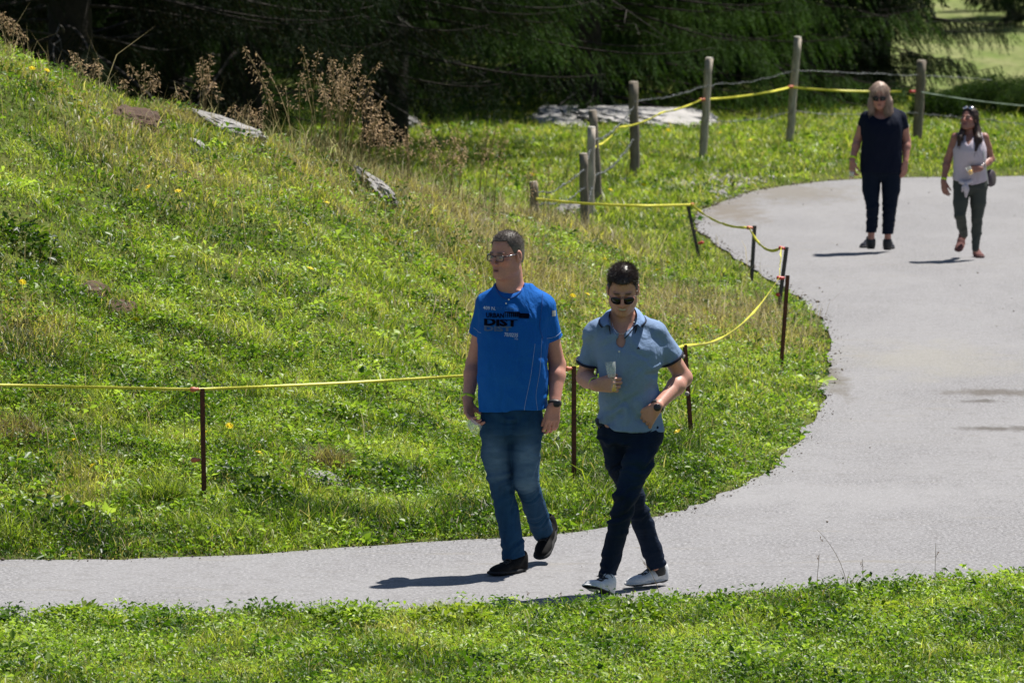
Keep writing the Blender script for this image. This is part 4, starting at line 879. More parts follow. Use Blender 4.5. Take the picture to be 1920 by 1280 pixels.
# ---- body parts as lists of (primitive, blend, op)
def head_prims(O, R, s):
    """O: point between the ears at eye height, R rows side/forward/up"""
    W = lambda x, y, z: O + s * (R[0] * x + R[1] * y + R[2] * z); L = []
    a = lambda p, k=.012, op='add': L.append((p, k * s, op))
    a(ell(W(0, -.012, .040), np.array([.074, .094, .082]) * s, R)); a(ell(W(0, .028, -.030), np.array([.062, .062, .080]) * s, R), .03)
    a(cone(W(-.052, .005, -.066), W(-.018, .068, -.102), .023 * s, .019 * s), .03); a(cone(W(.052, .005, -.066), W(.018, .068, -.102), .023 * s, .019 * s), .03)
    a(ell(W(0, .074, -.100), np.array([.022, .018, .016]) * s, R), .015); a(ell(W(0, .078, -.070), np.array([.030, .018, .024]) * s, R), .015)
    for q in (-1, 1):
        a(ell(W(.040 * q, .062, -.022), np.array([.024, .020, .018]) * s, R), .02)
        a(ell(W(.031 * q, .094, .002), np.array([.017, .014, .012]) * s, R), .012, 'cut')
        a(ell(W(.031 * q, .078, .0), np.array([.014, .013, .012]) * s, R), .003)
        a(cone(W(.010 * q, .086, .020), W(.046 * q, .078, .022), .008 * s, .006 * s), .012)
        a(ell(W(.012 * q, .101, -.037), np.array([.009, .011, .008]) * s, R), .006)
        a(ell(W(.079 * q, -.010, -.004), np.array([.011, .021, .034]) * s, R), .006); a(cone(W(.088 * q, .000, .013), W(.088 * q, -.006, -.010), .007 * s, .006 * s), .004, 'cut')
    a(cone(W(0, .086, .016), W(0, .117, -.030), .0085 * s, .0115 * s, (R[0], .85)), .010)
    a(cone(W(-.020, .086, -.063), W(.020, .086, -.063), .0045 * s, .0045 * s), .008); a(ell(W(0, .091, -.062), np.array([.013, .006, .005]) * s, R), .006); a(ell(W(0, .089, -.077), np.array([.017, .006, .006]) * s, R), .008)
    a(cone(W(-.017, .096, -.0695), W(.017, .096, -.0695), .0032 * s, .0032 * s), .003, 'cut')
    return L
def hand_prims(Wr, Dv, Nv, side, s=1.0, curl=(.25, .35, .25), spread=.06, thumb=(.5, .25), per=None):
    """Wr wrist, Dv towards the fingers, Nv out of the palm, side vector towards the thumb"""
    Dv = Dv / np.linalg.norm(Dv); Nv = Nv - Dv * (Nv @ Dv); Nv /= np.linalg.norm(Nv); T = np.cross(Dv, Nv); T *= np.sign(T @ side); L = []; g = {}
    a = lambda p, k=.006, op='add': L.append((p, k, op))
    base = Wr + Dv * .012 * s
    for i, (o, ln) in enumerate(((.030, .046), (.011, .050), (-.009, .046), (-.028, .037))):
        kn = Wr + Dv * (.086 - .004 * abs(i - 1)) * s + T * o * s; a(cone(base + T * o * .62 * s, kn, .0135 * s, .0105 * s), .012)
        d = rot(Dv, Nv, (0.) ) + T * spread * (1.5 - i) * .5; d /= np.linalg.norm(d); p = kn; c = per[i] if per else curl
        ax = np.cross(d, Nv)
        for j, (f, r0, r1) in enumerate(((1, .0095, .0088), (.62, .0088, .008), (.48, .008, .0068))):
            d = rot(d, ax, c[j]); q = p + d * ln * f * s; a(cone(p, q, r0 * s, r1 * s), .002 if j == 0 else .004); p = q
        g['tip%d' % i] = p
    b0 = Wr + Dv * .022 * s + T * .024 * s; d = Dv * math.cos(thumb[0]) + T * math.sin(thumb[0]) + Nv * thumb[1]; d /= np.linalg.norm(d)
    p1 = b0 + d * .040 * s; d2 = d * .8 + Dv * .4 + Nv * thumb[1] * .8; d2 /= np.linalg.norm(d2); p2 = p1 + d2 * .034 * s; p3 = p2 + (d2 + Nv * thumb[1] * .5) * .024 * s
    a(cone(b0, p1, .0155 * s, .012 * s), .012); a(cone(p1, p2, .0115 * s, .0102 * s), .004); a(cone(p2, p3, .0102 * s, .008 * s), .003); a(cone(Wr - Dv * .01, Wr + Dv * .02 * s, .026 * s, .026 * s, (Nv, .7)), .012)
    g['thumb'] = p3; return L, g
def arm_prims(S_, E_, W_, r, flat=None):
    L = []; f = lambda a, b, x, y, k=.02, fl=None: L.append((cone(a, b, x, y, fl), k, 'add'))
    f(S_, S_ * .55 + E_ * .45, r[0], r[0] * .92); f(S_ * .55 + E_ * .45, E_, r[0] * .92, r[1]); b = E_ * .72 + W_ * .28; f(E_, b, r[1], r[1] * 1.06); f(b, W_, r[1] * 1.04, r[2]); return L
def build(name, prims, h, mat, parent, colf, relax=1, pad=.02, cuts=(), post=None, disp=None, fit=None):
    lo = np.min([p[0][1] for p in prims if p[2] == 'add'], 0) - pad; hi = np.max([p[0][2] for p in prims if p[2] == 'add'], 0) + pad
    if fit is not None: lo = np.maximum(lo, fit[0]); hi = np.minimum(hi, fit[1])
    F_ = Field(lo, hi, h)
    for p, k, op in prims: F_.put(p, k, op)
    if post: post(F_)
    for c in cuts: F_.cut_plane(*c)
    V, Q = F_.mesh(relax)
    if disp is not None:
        n = normals(V, Q); V = V + n * disp(V, n)[:, None]
    C = colf(V) if callable(colf) else np.tile(np.array(colf, float), (len(V), 1))
    return mesh_obj(name, V, Q, mat, parent, col=C), V, Q
def normals(V, Q):
    n = np.cross(V[Q[:, 2]] - V[Q[:, 0]], V[Q[:, 3]] - V[Q[:, 1]]); o = np.zeros_like(V)
    for a in range(4):
        for c in range(3): o[:, c] += np.bincount(Q[:, a], n[:, c], len(V))
    return o / (np.linalg.norm(o, axis=1)[:, None] + 1e-12)
def near(V, p, r): return np.exp(-(((V - p) ** 2).sum(1)) / r ** 2)
def stripes(V, p0, axis, lo, hi, freq, amp, seed, ph=(0, 0, 0)):
    """folds across an axis, between two positions along it"""
    t = (V - p0) @ axis; w_ = np.clip((t - lo) / .05, 0, 1) * np.clip((hi - t) / .05, 0, 1)
    side = (V - p0) @ np.cross(axis, [0, 1, .2]); u = t * freq + side * freq * .45 + fbm(t * 2, side * 3, seed, 4, 2) * 7
    return amp * w_ * ((1 - 2 * np.abs(np.sin(u * .5))) * .8 + .4 * np.sin(u * 1.7 + 1)) * (.4 + 1.1 * fbm(V[:, 0] * 1, V[:, 2] * 1 + V[:, 1], seed + 4, 9, 2))
# ---- skin, hair, shoes
m_skin, n, b = nodes('skin'); c = attr(n); v = objco(n); f = noise(n, v, 90, 3)
n.links.new(mix(n, .18, c, f, 'OVERLAY'), b.inputs['Base Color']); b.inputs['Roughness'].default_value = .48; b.inputs['Specular IOR Level'].default_value = .4
b.inputs['Subsurface Weight'].default_value = .12; b.inputs['Subsurface Radius'].default_value = (.8, .3, .15); b.inputs['Subsurface Scale'].default_value = .01; bump(n, b, f, .15, .002)
def skin_col(head, base, lips=(.36, .13, .11), stub=0., brow=(.10, .07, .05), redder=.0, eyes=True):
    O, R, s = head; base = np.array(base)
    W = lambda x, y, z: O + s * (R[0] * x + R[1] * y + R[2] * z)
    def f(V):
        C = np.tile(base, (len(V), 1)) * (1 + .10 * (fbm(V[:, 0] + V[:, 1], V[:, 2], 61, 18, 3)[:, None] - .5) * 2)
        def blend(c, w_): nonlocal C; w_ = np.clip(w_, 0, 1)[:, None]; C = C * (1 - w_) + np.array(c) * w_
        blend(base * np.array([1.15, .82, .78]), .6 * (near(V, W(.042, .07, -.02), .03 * s) + near(V, W(-.042, .07, -.02), .03 * s) + near(V, W(0, .115, -.028), .02 * s)))
        q = (V - O) @ R.T / s
        jaw = np.clip((-q[:, 2] - .045) / .02, 0, 1) * np.clip((q[:, 1] + .0) / .03, 0, 1) * np.clip((q[:, 2] + .135) / .02, 0, 1); blend(base * np.array([.62, .62, .66]), stub * jaw)
        lp = np.exp(-((q[:, 0] / .021) ** 4 + ((q[:, 2] + .069) / .012) ** 4)) * (q[:, 1] > .075); blend(lips, lp * .9)
        mo = np.exp(-((q[:, 0] / .017) ** 6 + ((q[:, 2] + .0690) / .0045) ** 2)) * (q[:, 1] > .07); blend((.03, .01, .01), mo)
        for k in (-1, 1):
            br = np.exp(-(((q[:, 0] - .031 * k) / .019) ** 4 + ((q[:, 2] - .0225 + .10 * (np.abs(q[:, 0]) - .03) ** 1) / .006) ** 2)) * (q[:, 1] > .05); blend(brow, br * 1.0)
            if eyes:
                ey = np.exp(-(((q[:, 0] - .031 * k) / .012) ** 4 + ((q[:, 2] - .0) / .0055) ** 4)) * (q[:, 1] > .06); blend((.45, .42, .40), ey)
                ey = np.exp(-(((q[:, 0] - .031 * k) / .0058) ** 4 + ((q[:, 2] - .0) / .0058) ** 4)) * (q[:, 1] > .06); blend((.03, .035, .04), ey)
        return C
    return f
def hair_mat(name, rough=.35, spec=.6):
    m, n, b = nodes(name); n.links.new(attr(n), b.inputs['Base Color']); b.inputs['Roughness'].default_value = rough; b.inputs['Specular IOR Level'].default_value = spec; return m
m_hair = hair_mat('hair'); m_hair_matt = hair_mat('short hair', .5, .4)
def strands(roots, dirs, L, w_, col, seed, droop=.0, seg=4, curl=0.):
    """thin tapered ribbons, two crossed planes merged into a three sided prism"""
    r = np.random.default_rng(seed); n = len(roots); t = np.linspace(0, 1, seg)
    d = dirs / np.linalg.norm(dirs, axis=1)[:, None]; sd = np.cross(d, r.normal(0, 1, (n, 3))); sd /= np.linalg.norm(sd, axis=1)[:, None]; up = np.cross(d, sd)
    k = r.uniform(-1, 1, (n, 1)) * curl; V = []
    for a in t:
        c = roots + d * (L * a)[:, None] + sd * k * (L * a * a)[:, None]; c[:, 2] -= droop * L * a ** 2; ww = (w_ * (1 - a * .85))[:, None]
        for j in range(3): an = j * 2.094; V.append(c + (sd * math.cos(an) + up * math.sin(an)) * ww)
    V = np.stack(V, 1); i = np.arange(n)[:, None] * (3 * seg); F = []
    for q in range(seg - 1):
        for j in range(3): F.append(i + np.array([[q * 3 + j, q * 3 + (j + 1) % 3, q * 3 + 3 + (j + 1) % 3, q * 3 + 3 + j]]))
    return V.reshape(-1, 3), [np.concatenate(F)], np.repeat(col, 3 * seg, axis=0)
def cap_hair(head, parent, col, seed, thick=.008, hairline=.052, n=5200, L=.022, stand=.5, side=.35, temple=.0, grey=None, h=.003, mat=None, back=-.075, mess=.25, topL=1.5, comb=(0, .3, .6)):
    """a close cap over the skull plus short strands"""
    O, R, s = head; W = lambda x, y, z: O + s * (R[0] * x + R[1] * y + R[2] * z); r = np.random.default_rng(seed); m = mat or m_hair
    t = thick; pr = [(ell(W(0, -.014, .042), np.array([.074 + t * .6, .094 + t, .082 + t * 1.3]) * s, R), .01, 'add'), (ell(W(0, -.035, -.01), np.array([.070, .070, .075]) * s, R), .02, 'add')]
    cuts = [(W(0, .066, hairline), -R[2] * .75 + R[1] * 1.0), (W(0, .040, .02), R[1] - R[2] * .25), (W(0, -.02, -.02), R[1] * .8 - R[2] * .55), (W(0, 0, back), -R[2])]
    def post(F_):
        # keep the top wherever it is above the hairline; below it only what is behind the ears
        X, Y, Z = F_.ax[0][:, None, None] - O[0], F_.ax[1][None, :, None] - O[1], F_.ax[2][None, None, :] - O[2]
        y = (X * R[1][0] + Y * R[1][1] + Z * R[1][2]) / s; z = (X * R[2][0] + Y * R[2][1] + Z * R[2][2]) / s; x = np.abs(X * R[0][0] + Y * R[0][1] + Z * R[0][2]) / s
        line = np.where(y > .045, hairline + temple * np.clip((x - .03) / .03, 0, 1), np.where(y > .0, .012 + (hairline - .012) * np.clip((y - .018) / .035, 0, 1), np.clip(-.028 - (-.005 - y) * 1.2, back, .012)))
        line = np.where((y <= .0), np.interp(y, [-.1, -.03, -.004, 0], [back, back * .8, -.012, .010]), line)
        F_.D = np.maximum(F_.D, (line - z) * s * .7).astype(np.float32)
    def cf(V):
        c = np.tile(np.array(col), (len(V), 1)) * (.7 + .6 * fbm(V[:, 0] * 60, V[:, 2] * 60 + V[:, 1] * 40, seed, 3)[:, None])
        if grey is not None:
            q = (V - O) @ R.T / s; g = np.clip((.055 - q[:, 2]) / .03, 0, 1)[:, None] * .8; c = c * (1 - g) + np.array(grey) * g
        return c
    o, V, Q = build('hair', pr, h, m, parent, cf, post=post, disp=lambda V, n: .002 * (fbm(V[:, 0] * 120, V[:, 1] * 120 + V[:, 2] * 90, seed, 1) - .5))
    nn = normals(V, Q); k = r.integers(0, len(V), n); q = (V[k] - O) @ R.T / s; top = np.clip((q[:, 2] - .03) / .05, 0, 1)
    out = ((V[k] - W(0, -.01, .0)) * 1); keep = (nn[k] * out).sum(1) > 0; k, q, top = k[keep], q[keep], top[keep]
    d = nn[k] * (stand * top + side * (1 - top))[:, None] + (R[0] * comb[0] + R[1] * comb[1])[None] * (top * .8)[:, None] + np.array([0, 0, -.35]) * (1 - top)[:, None] - R[1][None] * (.35 * (1 - top))[:, None] + r.normal(0, mess, (len(k), 3))
    c = np.tile(np.array(col), (len(k), 1)) * r.uniform(.5, 1.6, (len(k), 1))
    if grey is not None: g = (r.random(len(k)) < .25 + .5 * (1 - top))[:, None]; c = np.where(g, np.array(grey) * r.uniform(.8, 1.6, (len(k), 1)), c)
    SV, SF, SC = strands(V[k] - nn[k] * .002, d, L * (.35 + topL * top * r.uniform(.5, 1.1, len(k))), np.full(len(k), .00075 * s), c, seed)
    hs = mesh_obj('hair_strands', SV, SF, m, o, smooth=True, col=SC)
    hs['kind'] = 'stuff'
    return o
m_shoe = cloth('shoe leather and mesh', .8, .3, .003, 0); m_sole = cloth('shoe rubber', .7, .1, .002, 0)
def shoe(parent, heel, toe, up, L, upc, solec, lacec, wid=.052, tall=.085, mat=None, sock=None, h=.0035, heel_lift=0., lace=True):
    """heel and toe: points on the ground line under the sole"""
    heel = np.array(heel); F_ = np.array(toe) - heel; F_ /= np.linalg.norm(F_); Rm = frame(F_, up); W = lambda x, y, z: heel + Rm[0] * x * L + Rm[1] * y * L + Rm[2] * z * L
    U = Rm[2]; fl = (U, .42); k = L
    so = [(cone(W(0, .13, .045), W(.01, .45, .045), .125 * k, .120 * k, (U, .36)), .03, 'add'), (cone(W(.01, .45, .045), W(.0, .84, .055), .130 * k, .142 * k, (U, .30)), .03, 'add'), (cone(W(0, .70, .05), W(0, .86, .055), .160 * k, .150 * k, (U, .3)), .02, 'add')]
    u = [(cone(W(0, .12, .10), W(0, .14, .26), .120 * k, .105 * k), .02, 'add'), (cone(W(0, .16, .22), W(0, .40, .16), .105 * k, .115 * k), .04, 'add'), (cone(W(0, .40, .14), W(0, .74, .08), .122 * k, .125 * k, (U, .75)), .04, 'add'), (cone(W(0, .72, .09), W(0, .86, .085), .140 * k, .128 * k, (U, .62)), .03, 'add'),
         (cone(W(0, .13, .30), W(0, .17, .36), .100 * k, .098 * k), .02, 'add')]
    o, V, Q = build('shoe', u, h, mat or m_shoe, parent, upc, cuts=[(W(0, .15, .40 if sock is None else .36), U)], post=lambda f: f.put(cone(W(0, .15, .36), W(0, .17, .55), .078 * k, .09 * k), .01, 'cut'))
    if isinstance(solec, list): c0, c1 = solec; solec = lambda V: np.where((((V - heel) @ U) < .013)[:, None], V3(*c1), V3(*c0))
    build('sole', so, h, m_sole, o, solec, cuts=[(W(0, 0, 0), -U), (W(0, 0, .105), U)])
    if lace:
        tb = BVHTree.FromPolygons([Vector(v) for v in V], [tuple(int(i) for i in q) for q in Q]); out = []
        for y in (.36, .43, .50, .57, .64):
            for sgn in (-1, 1):
                pts = []
                for t in np.linspace(-1, 1, 9):
                    org = W(t * .075, y + sgn * t * .022, .6); hit = tb.ray_cast(Vector(org), Vector(-U), L)
                    if hit[0] is not None: pts.append(np.array(hit[0]) + U * .002)
                if len(pts) > 4: out.append(tube(pts, .0028, 5))
        for sgn in (-1, 1):
            hit = tb.ray_cast(Vector(W(0, .36, .6)), Vector(-U), L)
            if hit[0] is not None: p = np.array(hit[0]) + U * .004; t = np.linspace(0, 1, 10); out.append(tube(np.array([p + Rm[0] * sgn * (a * .045) + Rm[1] * (.01 * math.sin(a * 6)) + U * (.018 * math.sin(a * 3.1)) for a in t]), .0024, 5))
        if out: V_, F2, _ = merge(out); mesh_obj('laces', V_, F2, lacec, o)
    return o
def on_surface(bv, x, z, y0, off=.0025):
    h = bv.ray_cast(Vector((x, y0 - 2, z)), Vector((0, 1, 0)), 4); return None if h[0] is None else np.array(h[0]) + np.array([0, -off, 0])
def bvh(V, Q): return BVHTree.FromPolygons([Vector(v) for v in V], [tuple(int(i) for i in q) for q in Q])
def glasses(head, parent, lens_mat, frame_mat, lw=.027, lh=.020, gap=.032, shape='round', lens=True, rim=.0016, z0=0., temple_mat=None, up_on_head=False, fwd=.102, tz=.008):
    O, R, s = head; W = lambda x, y, z: O + s * (R[0] * x + R[1] * y + R[2] * (z + z0)); out = []; lenses = []
    for k in (-1, 1):
        a = np.linspace(0, 2 * np.pi, 25)
        if shape == 'aviator': X = lw * np.sign(np.cos(a)) * np.abs(np.cos(a)) ** .8; Z = np.where(np.sin(a) > 0, .62, 1.25) * lh * np.sin(a) + .15 * lh * np.cos(a) * 1.0 - .10 * lh
        else: X = lw * np.sign(np.cos(a)) * np.abs(np.cos(a)) ** .55; Z = lh * np.sign(np.sin(a)) * np.abs(np.sin(a)) ** .6
        ring = np.array([W(k * (gap + x_), fwd - .10 * abs(gap + x_ - .02) - (x_ + lw) * .10, z_ - .003) for x_, z_ in zip(X, Z)]); out.append(tube(ring, rim * s, 5)); lenses.append(ring)
        p = W(k * (gap + lw), fwd - .013, .006); out.append(tube(np.array([p, W(k * .073, .070, .008)]), rim * 1.3 * s, 5)); out.append(tube(np.array([W(k * .073, .070, .008), W(k * .079, .0, .010), W(k * .080, -.02, -.006)]), rim * 1.2 * s, 5))
    out.append(tube(np.array([W(-.010, fwd, .004), W(0, fwd + .002, .008), W(.010, fwd, .004)]), rim * 1.1 * s, 5))
    if shape == 'aviator': out.append(tube(np.array([W(-.014, fwd, .013), W(.014, fwd, .013)]), rim * .8 * s, 5))
    V, F, _ = merge(out); g = mesh_obj('glasses', V, F, frame_mat, parent)
    for ring in lenses:
        c = ring.mean(0) + R[1] * .002 * s; b = c - R[1] * .003; n = len(ring) - 1; V = np.vstack([ring[:-1] + R[1] * .0006, ring[:-1] - R[1] * .0006, [c], [b]]); i = np.arange(n); j = (i + 1) % n
        F = [np.stack([i, j, np.full(n, 2 * n)], 1), np.stack([n + j, n + i, np.full(n, 2 * n + 1)], 1), np.stack([i, n + i, n + j, j], 1)]
        mesh_obj('lens', V, F, lens_mat, g)
    return g
def band(parent, c, ax, r, wd, mat, name='wristband', flat=(1, 1), n=28, th=.002):
    ax = ax / np.linalg.norm(ax); u = np.cross(ax, [0, 1, .1]); u /= np.linalg.norm(u); v = np.cross(ax, u); a = np.linspace(0, 2 * np.pi, n, endpoint=False); V = []
    for o_, rr in ((-wd / 2, r), (wd / 2, r), (wd / 2, r + th), (-wd / 2, r + th)):
        V.append(c + ax * o_ + u * (np.cos(a) * rr * flat[0])[:, None] + v * (np.sin(a) * rr * flat[1])[:, None])
    V = np.concatenate(V); i = np.arange(n); j = (i + 1) % n; F = np.concatenate([np.stack([k * n + i, k * n + j, ((k + 1) % 4) * n + j, ((k + 1) % 4) * n + i], 1) for k in range(4)])
    return mesh_obj(name, V, F, mat, parent)
def disc(parent, c, nrm, r, th, mat, name, sq=0., n=28, rim=.85):
    nrm = nrm / np.linalg.norm(nrm); u = np.cross(nrm, [0, 0, 1.]); u /= np.linalg.norm(u); v = np.cross(nrm, u); a = np.linspace(0, 2 * np.pi, n, endpoint=False); e = 1 - sq
    cx = np.sign(np.cos(a)) * np.abs(np.cos(a)) ** e; sy = np.sign(np.sin(a)) * np.abs(np.sin(a)) ** e
    rings = [c + nrm * z + (u * cx[:, None] + v * sy[:, None]) * q for z, q in ((-th, r * .9), (0, r), (th * .7, r), (th, r * rim))]
    V = np.concatenate(rings + [[c + nrm * th], [c - nrm * th]]); i = np.arange(n); j = (i + 1) % n; F = [np.concatenate([np.stack([k * n + i, k * n + j, (k + 1) * n + j, (k + 1) * n + i], 1) for k in range(3)]), np.stack([3 * n + i, 3 * n + j, np.full(n, 4 * n)], 1), np.stack([j, i, np.full(n, 4 * n + 1)], 1)]
    return mesh_obj(name, V, F, mat, parent)
def lathe(prof, base, axis, n=28):
    """profile of (along, radius) round an axis"""
    axis = axis / np.linalg.norm(axis); u = np.cross(axis, [0, 1, .13]); u /= np.linalg.norm(u); v = np.cross(axis, u); a = np.linspace(0, 2 * np.pi, n, endpoint=False); V = []
    for t, r in prof: V.append(base + axis * t + (u * np.cos(a)[:, None] + v * np.sin(a)[:, None]) * r)
    m = len(prof); V = np.concatenate(V + [[base + axis * prof[0][0]], [base + axis * prof[-1][0]]]); i = np.arange(n); j = (i + 1) % n
    return V, [np.concatenate([np.stack([k * n + i, k * n + j, (k + 1) * n + j, (k + 1) * n + i], 1) for k in range(m - 1)]), np.stack([j, i, np.full(n, m * n)], 1), np.stack([(m - 1) * n + i, (m - 1) * n + j, np.full(n, m * n + 1)], 1)]
m_glass, n, b = nodes('clear drinking glass'); b.inputs['Roughness'].default_value = .06; b.inputs['Specular IOR Level'].default_value = 1.; b.inputs['Base Color'].default_value = (.75, .80, .78, 1); b.inputs['Alpha'].default_value = .20
m_beer, n, b = nodes('golden beer'); b.inputs['Base Color'].default_value = (.95, .52, .02, 1); b.inputs['Transmission Weight'].default_value = .1; b.inputs['Roughness'].default_value = .15
m_black = plain('matt black plastic', (.012, .012, .014), .35, bmp=0); m_dark_lens, n, b = nodes('dark sunglass lens'); b.inputs['Base Color'].default_value = (.006, .006, .007, 1); b.inputs['Roughness'].default_value = .06
m_strap = plain('black rubber strap', (.02, .02, .022), .6, bmp=0); m_neon = plain('neon yellow band', (.62, .85, .03), .5, var=.1, bmp=0)
m_metal = plain('polished metal', (.75, .75, .77), .25, metal=1, bmp=0); m_lensclear, n, b = nodes('clear spectacle lens'); b.inputs['Transmission Weight'].default_value = .0; b.inputs['Base Color'].default_value = (.5, .5, .5, 1); b.inputs['Roughness'].default_value = .04; b.inputs['Alpha'].default_value = .16
m_frame = plain('dark spectacle frame', (.03, .025, .035), .3, bmp=0)
GP = 'people walking on the road'
# ---------------------------------------------------------------- man in the blue T-shirt
m_tee = cloth('blue cotton jersey', .85, .9, .03, scl=(1, 1, .45)); m_denim = cloth('washed denim', .95, .9, .016, 0, scl=(.8, .8, 1.7))
def man_blue():
    d = 30.2; Q = lambda x, y, o=0: P(x, y, d + o)
    g = G(962, 1078); e = empty('person', (g[0], g[1], 0), 'man in a blue printed T-shirt, glasses and faded jeans walking with an empty glass', 'person', GP)
    O = Q(950, 478.5, -.03); th = math.radians(40); Fh = V3(-math.sin(th), -math.cos(th), -.08); R = frame(Fh); s = 1.0; head = (O, R, s)
    SR, ER, WR = Q(913, 575, .05), Q(888, 682, .13), Q(877, 750, .0); SL, EL_, WL = Q(1020, 576, -.03), Q(1045, 684, .05), Q(1040, 757, -.06)
    HD = Q(884, 808, -.08) - WR; L = head_prims(O, R, s)
    L += [(cone(O + R[1] * -.02 + V3(0, 0, -.05), Q(956, 545, .02), .066, .076), .03, 'add'), (cone(Q(957, 545, .02), Q(957, 580, .02), .066, .095), .03, 'add'), (cone(Q(956, 540, .03), Q(930, 560, .04), .04, .035), .04, 'add'), (cone(Q(956, 540, .03), Q(992, 562, .0), .045, .035), .04, 'add')]
    tor = [(Q(0, y)[2], P((a + b) / 2, y, d)[0], d + cy, (b - a) / 2 / 353. - .012, ry) for y, a, b, cy, ry in ((795, 912, 1008, .02, .095), (760, 904, 1014, 0, .115), (700, 900, 1022, -.02, .135), (640, 904, 1022, -.01, .125), (590, 906, 1024, 0, .115), (560, 915, 1020, .01, .09), (545, 930, 1004, .02, .065))]
    L += [(loft(tor, .0), .03, 'add')]; L += arm_prims(SR, ER, WR, (.048, .040, .028)) + arm_prims(SL, EL_, WL, (.050, .043, .029))
    hr, tips = hand_prims(WR, HD, V3(.75, -.5, .25), V3(.9, -.1, 0), 1.05, per=[(.5, .6, .4), (.5, .65, .4), (.5, .65, .45), (.5, .6, .5)], thumb=(.55, .6)); L += hr
    HL = Q(1034, 812, -.08) - WL; hl, _ = hand_prims(WL, HL, V3(-.35, .9, -.1), V3(-.9, -.3, 0), 1.05, curl=(.35, .7, .5), thumb=(.25, .25)); L += hl
    # legs inside the trousers
    hipR, knR, anR = Q(934, 775, .0), Q(934, 902, -.03), Q(963, 1050, .06); hipL, knL, anL = Q(989, 775, -.0), Q(984, 900, -.06), Q(1020, 992, .50)
    for a, b, c in ((hipR, knR, anR), (hipL, knL, anL)): L += [(cone(a, b, .068, .040), .02, 'add'), (cone(b, c, .040, .028), .02, 'add')]
    body = build('body', L, .004, m_skin, e, skin_col(head, (.56, .265, .195), stub=.15, brow=(.13, .09, .07)))
    cap_hair(head, e, (.085, .068, .058), 3, thick=.006, hairline=.083, L=.010, stand=.5, grey=(.13, .115, .10), mat=m_hair_matt, n=6500, mess=.3, topL=1.2, comb=(0, .5), back=-.05, temple=.004)
    gl = glasses(head, e, m_lensclear, m_frame, lw=.026, lh=.0165, gap=.031, rim=.0022)
    O_, R_ = O, R; W = lambda x, y, z: O + s * (R[0] * x + R[1] * y + R[2] * z)
    for k in (1, -1): mesh_obj('temple_plate', *tube(np.array([W(k * .0745, .068, .009), W(k * .0775, .036, .0105)]), .0038, 6)[:2], m_metal, gl)
    # T-shirt
    to = [(P(0, y, d)[2], P((a + b) / 2, y, d)[0], d + cy, (b - a) / 2 / 353., ry) for y, a, b, cy, ry in
          ((785, 889, 1029, 0, .140), (765, 889, 1028, 0, .140), (735, 890, 1029, -.01, .145), (700, 893, 1030, -.02, .150), (660, 894, 1030, -.02, .148), (620, 896, 1030, -.01, .140), (585, 899, 1032, 0, .125), (560, 905, 1028, .01, .108), (543, 920, 1012, .02, .085), (533, 934, 992, .025, .065))]
    T = [(loft(to, 0.), .03, 'add'), (cone(Q(950, 547, .02), Q(914, 566, .05), .048, .052), .04, 'add'), (cone(Q(960, 547, .02), Q(1016, 568, -.01), .050, .054), .04, 'add')]
    sR = SR * .52 + ER * .48; sL = SL * .46 + EL_ * .54
    T += [(cone(SR + V3(0, 0, .0), sR + (sR - SR) * .4, .058, .070), .035, 'add'), (cone(SL, sL + (sL - SL) * .4, .060, .074), .035, 'add')]
    nk = Q(955, 528, -.02)
    def post(F):
        F.put(ell(Q(955, 531, -.045), (.083, .105, .055)), .008, 'cut')
        F.put(cone(Q(950, 546, -.10), Q(948, 556, -.10), .020, .006), .006, 'cut')
    def dsp(V, n):
        x = stripes(V, Q(960, 600), V3(0.25, 0, -1) / 1.03, -.02, .50, 22, .006, 71) * np.clip((Q(0, 640)[2] - V[:, 2]) / .08, 0, 1) + stripes(V, Q(900, 600), V3(.75, .2, -.6), .0, .3, 42, .0025, 73) + stripes(V, Q(1030, 600), V3(-.75, .2, -.6), .0, .30, 42, .003, 74)
        f = (fbm(V[:, 0] * 1.3 + V[:, 1], V[:, 2] * .5, 75, 5, 2) - .5) * .030; return x + f * np.clip((Q(0, 560)[2] - V[:, 2]) / .1, 0, 1)
    def tc(V):
        C = np.tile(V3(.007, .108, .41), (len(V), 1)); z = V[:, 2]
        return C * (1 + .12 * (fbm(V[:, 0], V[:, 2], 66, 9, 3) - .5)[:, None])
    arv = (sR - SR) / np.linalg.norm(sR - SR); alv = (sL - SL) / np.linalg.norm(sL - SL)
    lo, hi = V3(-9, 0, 0), V3(9, 99, 9)
    xa, xb = Q(897, 0)[0], Q(1026, 0)[0]
    tee, TV, TQ = build('t_shirt', T, .004, m_tee, e, tc, post=post, disp=dsp, cuts=[(sR, arv, V3(-2, d - .3, .8), V3(P(896, 0, d)[0], d + .4, 1.6)), (sL, alv, V3(P(1032, 0, d)[0], d - .4, .8), V3(2, d + .4, 1.6)), (Q(958, 767), V3(.03, 0, -1))])
    bv = bvh(TV, TQ)
    # neckband, cuffs, seams and buttons
    a = np.linspace(0, 2 * np.pi, 50); m_teed = plain('dark blue ribbing', (.008, .07, .30), .9, bmp=0); m_thread = plain('pale stitching', (.28, .38, .58), .8, bmp=0)
    def seam(pts, rad, name, mt, off=.001):
        o = []
        for x, y in catmull(pts, 12):
            q = on_surface(bv, Q(x, y)[0], Q(x, y)[2], d, off)
            if q is not None: o.append(q)
        mesh_obj(name, *tube(o, rad, 5)[:2], mt, tee)
    seam([(1003, 640), (995, 700), (985, 750), (983, 765)], .0011, 'side_seam', m_thread); seam([(1016, 630), (1012, 690), (1005, 735), (1008, 765)], .0009, 'side_seam', m_thread)
